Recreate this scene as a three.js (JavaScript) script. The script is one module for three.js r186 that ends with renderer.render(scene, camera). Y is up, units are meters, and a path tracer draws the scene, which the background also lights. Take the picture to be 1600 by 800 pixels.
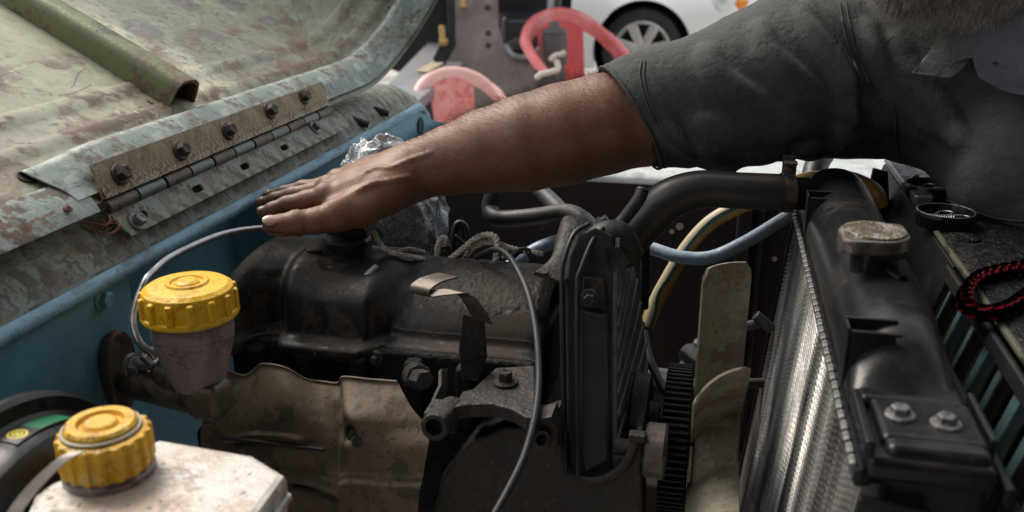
import * as THREE from 'three';
import { RoundedBoxGeometry } from 'three/addons/geometries/RoundedBoxGeometry.js';
import { mergeGeometries, mergeVertices, toCreasedNormals } from 'three/addons/utils/BufferGeometryUtils.js';
import { MarchingCubes } from 'three/addons/objects/MarchingCubes.js';

// ---------------------------------------------------------------- camera, sky, sun, exposure
const V = (x, y, z) => new THREE.Vector3(x, y, z);
const scene = new THREE.Scene();
const EYE = V(0, 1.2, 0), YAW = 12.5 * Math.PI / 180, PITCH = 19.03 * Math.PI / 180, FPX = 1450;
const FWD = V(-Math.sin(YAW) * Math.cos(PITCH), -Math.sin(PITCH), -Math.cos(YAW) * Math.cos(PITCH));
const RGT = V(Math.cos(YAW), 0, -Math.sin(YAW)), UPW = RGT.clone().cross(FWD);
const camera = new THREE.PerspectiveCamera(2 * Math.atan(400 / FPX) * 180 / Math.PI, 2, 0.05, 300);
camera.position.copy(EYE); camera.lookAt(EYE.clone().add(FWD)); camera.updateProjectionMatrix();
camera.focus = 1.0; camera.userData.fStop = 6.5;

const SKYW = 256, SKYH = 128, skyData = new Float32Array(SKYW * SKYH * 4);
for (let j = 0; j < SKYH; j++) for (let i = 0; i < SKYW; i++) {     // overcast: brighter towards the zenith and towards the veiled sun
  const el = ((j + 0.5) / SKYH - 0.5) * Math.PI, az = ((i + 0.5) / SKYW - 0.5) * 2 * Math.PI, s = Math.sin(el);
  let L = s > 0 ? 0.55 + 0.37 * s : 0.22 + 0.33 * Math.exp(s * 14);
  const o = (j * SKYW + i) * 4;
  skyData[o] = L * 0.96; skyData[o + 1] = L * 1.0; skyData[o + 2] = L * 1.06; skyData[o + 3] = 1;
}
const skyTex = new THREE.DataTexture(skyData, SKYW, SKYH, THREE.RGBAFormat, THREE.FloatType);
skyTex.mapping = THREE.EquirectangularReflectionMapping; skyTex.magFilter = THREE.LinearFilter; skyTex.needsUpdate = true;
scene.background = skyTex; scene.environment = skyTex; scene.backgroundIntensity = scene.environmentIntensity = 1;
const sun = new THREE.DirectionalLight(0xfff4e6, 3.0);
sun.position.set(-2.4, 4.2, -2.6); sun.target.position.set(0, 0.8, -1); sun.shadow.radius = 55; sun.castShadow = true;
Object.assign(sun.shadow.camera, { left: -8, right: 8, top: 8, bottom: -8, near: 0.1, far: 40 });
scene.add(sun, sun.target);
const renderer = new THREE.WebGLRenderer({ antialias: true });
renderer.toneMapping = THREE.LinearToneMapping; renderer.toneMappingExposure = 1.4;
renderer.shadowMap.enabled = true; renderer.shadowMap.type = THREE.PCFSoftShadowMap;

// ---------------------------------------------------------------- helpers
let seedN = 12345;
const rnd = () => { seedN = (seedN + 0x6d2b79f5) | 0; let t = Math.imul(seedN ^ (seedN >>> 15), 1 | seedN); t = (t + Math.imul(t ^ (t >>> 7), 61 | t)) ^ t; return ((t ^ (t >>> 14)) >>> 0) / 4294967296; };
const rr = (a, b) => a + (b - a) * rnd();
const clamp = (x, a, b) => Math.min(b, Math.max(a, x));
const sst = (a, b, x) => { const t = clamp((x - a) / (b - a), 0, 1); return t * t * (3 - 2 * t); };
const mixN = (a, b, t) => a + (b - a) * t;
const ray = (px, py) => FWD.clone().addScaledVector(RGT, (px - 800) / FPX).addScaledVector(UPW, (400 - py) / FPX);
const at = (px, py, d) => ray(px, py).multiplyScalar(d).add(EYE);                       // survey of the photograph: a sight line cut at a distance ...
const onAx = (px, py, k, v) => { const r = ray(px, py), t = (v - EYE[k]) / r[k]; return r.multiplyScalar(t).add(EYE); };   // ... or at a plane of the vehicle
const onX = (px, py, v) => onAx(px, py, 'x', v), onY = (px, py, v) => onAx(px, py, 'y', v), onZ = (px, py, v) => onAx(px, py, 'z', v);
const onPl = (px, py, p0, n) => { const r = ray(px, py), t = p0.clone().sub(EYE).dot(n) / r.dot(n); return r.multiplyScalar(t).add(EYE); };

// noise
function hash3(x, y, z, s) { let h = Math.imul(x, 374761393) ^ Math.imul(y, 668265263) ^ Math.imul(z, 2147483647) ^ Math.imul(s, 1274126177); h = Math.imul(h ^ (h >>> 13), 1274126177); h ^= h >>> 16; h = Math.imul(h, 2246822519); h ^= h >>> 13; return (h >>> 0) / 4294967296; }
const fade = (t) => t * t * (3 - 2 * t);
function vnoise(x, y, z, s = 0) {
  const X = Math.floor(x), Y = Math.floor(y), Z = Math.floor(z), u = fade(x - X), v = fade(y - Y), w = fade(z - Z), L = mixN;
  return L(L(L(hash3(X, Y, Z, s), hash3(X + 1, Y, Z, s), u), L(hash3(X, Y + 1, Z, s), hash3(X + 1, Y + 1, Z, s), u), v),
    L(L(hash3(X, Y, Z + 1, s), hash3(X + 1, Y, Z + 1, s), u), L(hash3(X, Y + 1, Z + 1, s), hash3(X + 1, Y + 1, Z + 1, s), u), v), w);
}
function fbm3(x, y, z, o = 4, s = 0) { let a = 0.5, r = 0, n = 0; for (let i = 0; i < o; i++) { r += a * vnoise(x, y, z, s + i); n += a; a *= 0.5; x *= 2.03; y *= 2.03; z *= 2.03; } return r / n; }
function tileNoise(S, freq, oct, seed) {                              // tileable fbm, stretched to 0..1
  const out = new Float32Array(S * S); let lo = 9, hi = -9;
  const lat = []; for (let o = 0, f = freq; o < oct; o++, f *= 2) { const a = new Float32Array(f * f); for (let i = 0; i < a.length; i++) a[i] = hash3(i % f, (i / f) | 0, o, seed); lat.push([f, a]); }
  for (let y = 0; y < S; y++) for (let x = 0; x < S; x++) {
    let v = 0, amp = 0.5;
    for (const [f, a] of lat) {
      const fx = x / S * f, fy = y / S * f, X = fx | 0, Y = fy | 0, u = fade(fx - X), w = fade(fy - Y), X1 = (X + 1) % f, Y1 = (Y + 1) % f;
      v += amp * mixN(mixN(a[Y * f + X], a[Y * f + X1], u), mixN(a[Y1 * f + X], a[Y1 * f + X1], u), w); amp *= 0.55;
    }
    out[y * S + x] = v; if (v < lo) lo = v; if (v > hi) hi = v;
  }
  for (let i = 0; i < out.length; i++) out[i] = (out[i] - lo) / (hi - lo);
  return out;
}
const TS = 512;
const warped = (a, k, s1, s2) => { const wx = tileNoise(TS, s1, 4, 21), wy = tileNoise(TS, s1, 4, 22), vx = tileNoise(TS, s2, 3, 23), vy = tileNoise(TS, s2, 3, 24), o = new Float32Array(TS * TS); for (let i = 0; i < o.length; i++) { const x = (i & 511) + (wx[i] - 0.5) * k + (vx[i] - 0.5) * k * 0.3, y = (i >> 9) + (wy[i] - 0.5) * k + (vy[i] - 0.5) * k * 0.3; o[i] = a[((Math.round(y) & 511) << 9) | (Math.round(x) & 511)]; } return o; };
const NZ = { coarse: warped(tileNoise(TS, 4, 6, 1), 190, 5, 20), mid: warped(tileNoise(TS, 9, 5, 2), 90, 9, 36), fine: warped(tileNoise(TS, 25, 4, 3), 30, 24, 60), grain: tileNoise(TS, 90, 2, 4), blot: warped(tileNoise(TS, 6, 6, 5), 140, 7, 28), spot: warped(tileNoise(TS, 44, 2, 6), 14, 40, 80) };
const l2s = (c) => Math.round(255 * clamp(c <= 0.0031308 ? 12.92 * c : 1.055 * Math.pow(c, 1 / 2.4) - 0.055, 0, 1));
function dataTex(S, T, fill, srgb) {
  const d = new Uint8Array(S * T * 4); fill(d);
  const t = new THREE.DataTexture(d, S, T, THREE.RGBAFormat); t.wrapS = t.wrapT = THREE.RepeatWrapping; t.magFilter = THREE.LinearFilter; t.minFilter = THREE.LinearMipmapLinearFilter; t.generateMipmaps = true;
  if (srgb) t.colorSpace = THREE.SRGBColorSpace; t.needsUpdate = true; return t;
}
const grey = (f) => dataTex(TS, TS, (d) => { for (let i = 0; i < TS * TS; i++) { const v = Math.round(255 * clamp(f(i), 0, 1)); d[i * 4] = d[i * 4 + 1] = d[i * 4 + 2] = v; d[i * 4 + 3] = 255; } });
const BUMP = {
  grime: grey((i) => 0.55 * NZ.fine[i] + 0.3 * NZ.grain[i] + 0.25 * NZ.mid[i]),
  grit: grey((i) => Math.pow(NZ.spot[i], 2) * 0.7 + NZ.grain[i] * 0.4),
  soft: grey((i) => 0.7 * NZ.mid[i] + 0.3 * NZ.fine[i]),
};
const shift = (a, i, dx, dy) => a[(((i >> 9) + dy & 511) << 9) | (i + dx & 511)];   // TS is 512
let texShift = 17;
// layers: [colour (linear), noise name, from, to, strength] laid over the base colour one after another: matter with its own grain and outline
function grime(name, base, layers, o = {}) {
  const period = o.period ?? 0.25, dx = (texShift = (texShift * 31 + 7) % TS), dy = (texShift * 13) % TS, rough = o.rough ?? 0.6, rl = o.roughLayer ?? 0;
  const rmap = new Float32Array(TS * TS).fill(rough);
  const map = dataTex(TS, TS, (d) => {
    for (let i = 0; i < TS * TS; i++) {
      let r = base[0], g = base[1], b = base[2]; const v = 0.86 + 0.28 * shift(NZ.fine, i, dx, dy); r *= v; g *= v; b *= v;
      layers.forEach(([c, n, lo, hi, k, ro], q) => { const t = k * sst(lo, hi, shift(NZ[n], i, dx + q * 91, dy + q * 57)); r = mixN(r, c[0], t); g = mixN(g, c[1], t); b = mixN(b, c[2], t); if (ro !== undefined) rmap[i] = mixN(rmap[i], ro, t); });
      d[i * 4] = l2s(r); d[i * 4 + 1] = l2s(g); d[i * 4 + 2] = l2s(b); d[i * 4 + 3] = 255;
    }
  }, true);
  const rt = layers.some((l) => l[5] !== undefined) ? grey((i) => rmap[i] * (0.85 + 0.3 * shift(NZ.mid, i, dy, dx))) : null;
  const m = new THREE.MeshPhysicalMaterial({ map, roughnessMap: rt, roughness: rt ? 1 : rough, metalness: o.metal ?? 0, bumpMap: BUMP[o.bumpKind ?? 'grime'], bumpScale: o.bump ?? 0.0006 });
  if (o.coat) { m.clearcoat = o.coat; m.clearcoatRoughness = o.coatRough ?? 0.25; }
  if (o.trans) { m.transmission = o.trans; m.thickness = 0; }
  if (o.ior) m.ior = o.ior;
  m.name = name; m.side = THREE.DoubleSide; m.userData.period = period; return m;
}
const plain = (name, c, rough, o = {}) => { const m = new THREE.MeshPhysicalMaterial({ roughness: rough, metalness: o.metal ?? 0, bumpMap: BUMP.grime, bumpScale: o.bump ?? 0.0003, ...(o.x || {}) }); m.color.setRGB(...c); m.name = name; m.side = THREE.DoubleSide; m.userData.period = 0.25; return m; };

// geometry
const M4 = () => new THREE.Matrix4();
function boxUV(g, period = 0.25) {                                    // uv in metres over the period, by the way each face points
  const h = g.index ? g.toNonIndexed() : g; if (!h.attributes.normal) h.computeVertexNormals();
  const p = h.attributes.position, uv = new Float32Array(p.count * 2), a = V(), b = V(), c = V(), n = V();
  for (let i = 0; i < p.count; i += 3) {
    a.fromBufferAttribute(p, i); b.fromBufferAttribute(p, i + 1); c.fromBufferAttribute(p, i + 2);
    n.copy(b).sub(a).cross(c.clone().sub(a)); const X = Math.abs(n.x), Y = Math.abs(n.y), Z = Math.abs(n.z);
    [a, b, c].forEach((q, k) => { const w = X > Y && X > Z ? [q.z, q.y] : Y > Z ? [q.x, q.z] : [q.x, q.y]; uv[(i + k) * 2] = w[0] / period; uv[(i + k) * 2 + 1] = w[1] / period; });
  }
  h.setAttribute('uv', new THREE.BufferAttribute(uv, 2));
  for (const k of Object.keys(h.attributes)) if (!['position', 'normal', 'uv', 'color'].includes(k)) h.deleteAttribute(k);
  return h;
}
const names = new Map();
function numbered(n) { const k = names.get(n) ?? 0; names.set(n, k + 1); return k ? `${n}_${String(k).padStart(3, '0')}` : n; }
function thing(name, label, category, pos = V(0, 0, 0), group) {
  const o = new THREE.Group(); o.name = numbered(name); o.position.copy(pos); o.updateMatrix(); scene.add(o);
  o.userData = { label, category }; if (group) o.userData.group = group; return o;
}
// geometry is written in the world's axes; it is moved into the thing's own axes here
function part(name, geos, mat, parent, label, keepUV) {
  const list = (Array.isArray(geos) ? geos : [geos]).map((g) => keepUV ? (g.index ? g.toNonIndexed() : g) : boxUV(g, mat.userData.period));
  if (keepUV) list.forEach((g) => { for (const k of Object.keys(g.attributes)) if (!['position', 'normal', 'uv', 'color'].includes(k)) g.deleteAttribute(k); });
  const g = list.length > 1 ? mergeGeometries(list) : list[0];
  const m = new THREE.Mesh(g, mat); m.name = name; m.castShadow = m.receiveShadow = true;
  let o = parent, off = V(0, 0, 0); while (o && o !== scene) { off.add(o.position); o = o.parent; }
  g.translate(-off.x, -off.y, -off.z);
  if (label) m.userData.label = label;
  parent.add(m); return m;
}
function single(name, geos, mat, label, category, group, keepUV) {    // a thing that is one mesh
  const m = part(numbered(name), geos, mat, scene, undefined, keepUV); m.userData = { label, category }; if (group) m.userData.group = group; return m;
}
function structure(name, geos, mat) { const m = part(name, geos, mat, scene); m.userData = { kind: 'structure' }; return m; }
const curve = (pts, closed = false, t = 0.5) => new THREE.CatmullRomCurve3(pts, closed, 'catmullrom', t);
function tube(pts, r, o = {}) {                                       // r: number or function of 0..1; round ends
  const c = curve(pts, o.closed), n = o.n ?? Math.max(8, pts.length * 8), k = o.k ?? 12, fr = c.computeFrenetFrames(n, o.closed), P = [], I = [], R = typeof r === 'function' ? r : () => r;
  for (let i = 0; i <= n; i++) { const t = i / n, p = c.getPointAt(t), rad = R(t); for (let j = 0; j <= k; j++) { const a = j / k * 2 * Math.PI; const q = p.clone().addScaledVector(fr.normals[i], Math.cos(a) * rad).addScaledVector(fr.binormals[i], Math.sin(a) * rad); P.push(q.x, q.y, q.z); } }
  for (let i = 0; i < n; i++) for (let j = 0; j < k; j++) { const a = i * (k + 1) + j, b = a + k + 1; I.push(a, b, a + 1, b, b + 1, a + 1); }
  const g = new THREE.BufferGeometry(); g.setAttribute('position', new THREE.Float32BufferAttribute(P, 3)); g.setIndex(I); g.computeVertexNormals();
  const nn = g.attributes.normal; for (let i = 0; i <= n; i++) { const a = i * (k + 1), b = a + k, v = V().fromBufferAttribute(nn, a).add(V().fromBufferAttribute(nn, b)).normalize(); nn.setXYZ(a, v.x, v.y, v.z); nn.setXYZ(b, v.x, v.y, v.z); }
  if (o.closed || o.open) return g;
  const gs = [g.toNonIndexed()];
  for (const [t, i] of [[0, 0], [1, n]]) { const s = new THREE.SphereGeometry(R(t), k, 6); s.scale(1, 1, 1); const q = new THREE.Quaternion().setFromUnitVectors(V(0, 1, 0), fr.tangents[i]); const sc = o.flat ? 0.15 : 0.5; s.scale(1, sc, 1); s.applyQuaternion(q); const p = c.getPointAt(t); s.translate(p.x, p.y, p.z); s.deleteAttribute('uv'); gs.push(s.toNonIndexed()); }
  return mergeGeometries(gs);
}
function cyl(a, b, r0, r1 = r0, o = {}) {                             // chamfered cylinder from point a to point b
  const d = b.clone().sub(a), L = d.length(), ch = o.ch ?? Math.min(r0, r1, L) * 0.12, k = o.k ?? 28;
  const pts = [[0.0001, 0], [r0 - ch, 0], [r0, ch], [r1, L - ch], [r1 - ch, L], [0.0001, L]].map(([x, y]) => new THREE.Vector2(x, y));
  if (o.bore) { pts.pop(); pts.push(new THREE.Vector2(o.bore, L), new THREE.Vector2(o.bore, L - (o.boreDepth ?? L * 0.8)), new THREE.Vector2(0.0001, L - (o.boreDepth ?? L * 0.8))); }
  const g = toCreasedNormals(new THREE.LatheGeometry(pts, k), 0.6); g.applyQuaternion(new THREE.Quaternion().setFromUnitVectors(V(0, 1, 0), d.normalize())); g.translate(a.x, a.y, a.z); return g;
}
function lathe(prof, a, axis, k = 48, crease = 0.5) {
  const g = toCreasedNormals(new THREE.LatheGeometry(prof.map(([x, y]) => new THREE.Vector2(Math.max(x, 0.00005), y)), k), crease); g.applyQuaternion(new THREE.Quaternion().setFromUnitVectors(V(0, 1, 0), axis.clone().normalize())); g.translate(a.x, a.y, a.z); return g;
}
function frame(o, x, y) { const X = x.clone().normalize(), Z = X.clone().cross(y).normalize(), Y = Z.clone().cross(X); return M4().makeBasis(X, Y, Z).setPosition(o); }
const bx = (w, h, d, r, m) => { const g = new RoundedBoxGeometry(w, h, d, 2, Math.min(r, w / 2.01, h / 2.01, d / 2.01)); if (m) g.applyMatrix4(m); return g; };
const T = (x, y, z) => M4().makeTranslation(x, y, z);
function prism(pts2, depth, m, bevel = 0.0008, holes = [], curveSeg = 12) {   // outline in the frame's xy, depth along its z
  const s = new THREE.Shape(pts2.map(([x, y]) => new THREE.Vector2(x, y))); for (const h of holes) s.holes.push(h);
  const g = new THREE.ExtrudeGeometry(s, { depth: Math.max(depth - 2 * bevel, 1e-4), bevelEnabled: bevel > 0, bevelThickness: bevel, bevelSize: bevel, bevelOffset: -bevel, bevelSegments: 2, curveSegments: curveSeg }); g.translate(0, 0, bevel); if (m) g.applyMatrix4(m); return g;
}
const circHole = (x, y, r) => { const p = new THREE.Path(); p.absarc(x, y, r, 0, Math.PI * 2, true); return p; };
const slotHole = (x, y, l, r) => { const p = new THREE.Path(); p.absarc(x + l, y, r, -Math.PI / 2, Math.PI / 2, false); p.absarc(x - l, y, r, Math.PI / 2, Math.PI * 1.5, false); return p; };
// plate traced by points lying in space on (about) one plane
function plate(pts, thick, bevel = 0.0008) {
  const o = pts[0], x = pts[1].clone().sub(o).normalize(); let n = V(0, 0, 0); for (let i = 0; i < pts.length; i++) n.add(pts[i].clone().sub(o).cross(pts[(i + 1) % pts.length].clone().sub(o))); n.normalize();
  const y = n.clone().cross(x); const q = pts.map((p) => { const d = p.clone().sub(o); return [d.dot(x), d.dot(y)]; });
  return prism(q, thick, M4().makeBasis(x, y, n).setPosition(o.clone().addScaledVector(n, -thick)), bevel);
}
function crInterp(arr, t) { const n = arr.length - 1, f = clamp(t * n, 0, n - 1e-6), i = Math.floor(f), u = f - i, p = (k) => arr[clamp(k, 0, n)], c = [p(i - 1), p(i), p(i + 1), p(i + 2)]; const q = (k) => 0.5 * (2 * c[1][k] + (c[2][k] - c[0][k]) * u + (2 * c[0][k] - 5 * c[1][k] + 4 * c[2][k] - c[3][k]) * u * u + (3 * c[1][k] - c[0][k] - 3 * c[2][k] + c[3][k]) * u * u * u); return V(q('x'), q('y'), q('z')); }
function sheet(rows, nu = 40, nv = 40, f, linV) {                     // smooth surface through rows of points; f moves each point along its normal
  const P = []; const N = rows.length;
  for (let j = 0; j <= nv; j++) { const tv = j / nv; for (let i = 0; i <= nu; i++) { const col = rows.map((r) => crInterp(r, i / nu)); P.push(linV ? col[Math.min(N - 2, Math.floor(tv * (N - 1)))].clone().lerp(col[Math.min(N - 1, Math.floor(tv * (N - 1)) + 1)], tv * (N - 1) - Math.min(N - 2, Math.floor(tv * (N - 1)))) : crInterp(col, tv)); } }
  return gridGeo(P, nu, nv, f);
}
function gridGeo(P, nu, nv, f) {
  const make = () => { const g = new THREE.BufferGeometry(); g.setAttribute('position', new THREE.Float32BufferAttribute(P.flatMap((p) => [p.x, p.y, p.z]), 3)); const I = []; for (let j = 0; j < nv; j++) for (let i = 0; i < nu; i++) { const a = j * (nu + 1) + i, b = a + nu + 1; I.push(a, a + 1, b, a + 1, b + 1, b); } g.setIndex(I); g.computeVertexNormals(); return g; };
  let g = make(); if (f) { const n = g.attributes.normal; P = P.map((p, k) => p.clone().addScaledVector(V().fromBufferAttribute(n, k), f((k % (nu + 1)) / nu, Math.floor(k / (nu + 1)) / nv, p))); g = make(); }
  return g;
}
function thicken(P, nu, nv, th) {                                     // closed sheet of metal of thickness th below the grid
  const g = gridGeo(P, nu, nv), n = g.attributes.normal, Q = P.map((p, k) => p.clone().addScaledVector(V().fromBufferAttribute(n, k), -th));
  const g2 = gridGeo(Q, nu, nv), rim = [], ids = [];
  for (let i = 0; i <= nu; i++) ids.push(i); for (let j = 1; j <= nv; j++) ids.push(j * (nu + 1) + nu); for (let i = nu - 1; i >= 0; i--) ids.push(nv * (nu + 1) + i); for (let j = nv - 1; j >= 0; j--) ids.push(j * (nu + 1));
  const A = ids.map((k) => P[k]), B = ids.map((k) => Q[k]); return [g, g2, gridGeo([...A, ...B], ids.length - 1, 1)];
}
// bolts: hex head with washer, standing on point p, pointing along n
function bolt(p, n, s = 0.0065, o = {}) {
  const N = n.clone().normalize(), gs = [], w = o.washer ?? s * 1.55, h = o.h ?? s * 1.1;
  const m = frame(p, Math.abs(N.y) < 0.9 ? N.clone().cross(V(0, 1, 0)) : V(1, 0, 0), N);          // frame y along n
  const wa = new THREE.LatheGeometry([[0.0001, 0], [w, 0], [w, s * 0.22], [w * 0.93, s * 0.34], [s * 0.9, s * 0.42]].map(([x, y]) => new THREE.Vector2(x, y)), 28); wa.applyMatrix4(m); gs.push(toCreasedNormals(wa, 0.5));
  const hx = new THREE.LatheGeometry([[s, s * 0.3], [s, s * 0.3 + h * 0.88], [s * 0.88, s * 0.3 + h], [s * 0.5, s * 0.3 + h], [s * 0.46, s * 0.3 + h * 0.93], [0.0001, s * 0.3 + h * 0.93]].map(([x, y]) => new THREE.Vector2(x, y)), 6, o.turn ?? 0.3); hx.applyMatrix4(m); gs.push(toCreasedNormals(hx, 0.3));
  return gs;
}
// ---------------------------------------------------------------- materials
const RUST = [0.13, 0.06, 0.035], DUST = [0.16, 0.125, 0.09], OIL = [0.008, 0.007, 0.0065], SOOT = [0.012, 0.012, 0.013];
const M = {
  bluePaint: grime('old blue paint', [0.10, 0.255, 0.335], [[[0.075, 0.19, 0.255], 'coarse', 0.45, 0.8, 0.5], [[0.11, 0.25, 0.33], 'blot', 0.66, 0.8, 0.4], [[0.03, 0.025, 0.02], 'spot', 0.8, 0.95, 0.5]], { rough: 0.5, bump: 0.0005 }),
  blueLip: grime('chipped blue lip paint', [0.10, 0.21, 0.28], [[[0.05, 0.1, 0.14], 'blot', 0.5, 0.75, 0.6], [[0.05, 0.045, 0.03], 'mid', 0.62, 0.85, 0.6], [[0.04, 0.03, 0.02], 'spot', 0.75, 0.95, 0.7]], { rough: 0.5 }),
  cowl: grime('grimy green cowl paint', [0.20, 0.235, 0.205], [[[0.12, 0.09, 0.068], 'coarse', 0.45, 0.66, 0.7], [[0.17, 0.17, 0.09], 'mid', 0.6, 0.8, 0.6], [[0.055, 0.048, 0.04], 'blot', 0.58, 0.76, 0.75], [RUST, 'fine', 0.62, 0.85, 0.6]], { rough: 0.75, bump: 0.0008, period: 0.085 }),
  tan: grime('dusty tan hinge paint', [0.25, 0.19, 0.10], [[[0.31, 0.27, 0.18], 'coarse', 0.45, 0.7, 0.45], [[0.10, 0.075, 0.048], 'blot', 0.6, 0.8, 0.5], [[0.04, 0.032, 0.025], 'spot', 0.68, 0.9, 0.8]], { rough: 0.7, bump: 0.0006, period: 0.1 }),
  dustWhite: grime('pale caked dust', [0.42, 0.36, 0.26], [[[0.2, 0.155, 0.09], 'mid', 0.42, 0.62, 0.75], [[0.05, 0.04, 0.03], 'spot', 0.52, 0.75, 0.85], [[0.09, 0.07, 0.05], 'fine', 0.5, 0.7, 0.6]], { rough: 0.85, bump: 0.0008, bumpKind: 'grit', period: 0.05 }),
  hingeSteel: grime('worn greenish hinge steel', [0.10, 0.125, 0.12], [[[0.05, 0.04, 0.035], 'blot', 0.45, 0.7, 0.8], [[0.2, 0.2, 0.17], 'mid', 0.62, 0.8, 0.35]], { rough: 0.42, metal: 0.35, period: 0.1 }),
  knuckle: grime('dirty brown knuckle steel', [0.085, 0.07, 0.055], [[[0.04, 0.03, 0.025], 'blot', 0.45, 0.7, 0.7], [[0.2, 0.17, 0.12], 'fine', 0.6, 0.85, 0.5]], { rough: 0.5, metal: 0.3, period: 0.1 }),
  boltBrown: grime('rusty bolt steel', [0.06, 0.045, 0.038], [[[0.10, 0.065, 0.045], 'mid', 0.5, 0.75, 0.6], [[0.025, 0.02, 0.018], 'fine', 0.5, 0.8, 0.6]], { rough: 0.55, metal: 0.35, period: 0.08 }),
  boltGrey: grime('dull zinc bolt', [0.16, 0.16, 0.155], [[[0.05, 0.04, 0.035], 'mid', 0.5, 0.75, 0.7]], { rough: 0.45, metal: 0.5, period: 0.08 }),
  railPaint: grime('olive green rail paint', [0.145, 0.165, 0.065], [[[0.25, 0.255, 0.14], 'coarse', 0.5, 0.75, 0.5], [RUST, 'blot', 0.66, 0.8, 0.7], [[0.05, 0.045, 0.04], 'mid', 0.68, 0.85, 0.8]], { rough: 0.42, bump: 0.0005 }),
  rust: grime('flaky rust', [0.11, 0.055, 0.032], [[[0.04, 0.025, 0.02], 'mid', 0.5, 0.75, 0.7], [[0.19, 0.09, 0.05], 'fine', 0.55, 0.8, 0.5]], { rough: 0.9, bump: 0.0014, bumpKind: 'grit' }),
  strip: grime('pale green edge paint', [0.20, 0.245, 0.22], [[[0.38, 0.43, 0.41], 'blot', 0.55, 0.7, 0.6], [[0.17, 0.2, 0.12], 'coarse', 0.5, 0.75, 0.6], [RUST, 'coarse', 0.62, 0.76, 0.7], [[0.07, 0.05, 0.04], 'fine', 0.66, 0.82, 0.6]], { rough: 0.5, bump: 0.0006, period: 0.14 }),
  black: plain('black void steel', [0.012, 0.012, 0.012], 0.7),
};
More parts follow.
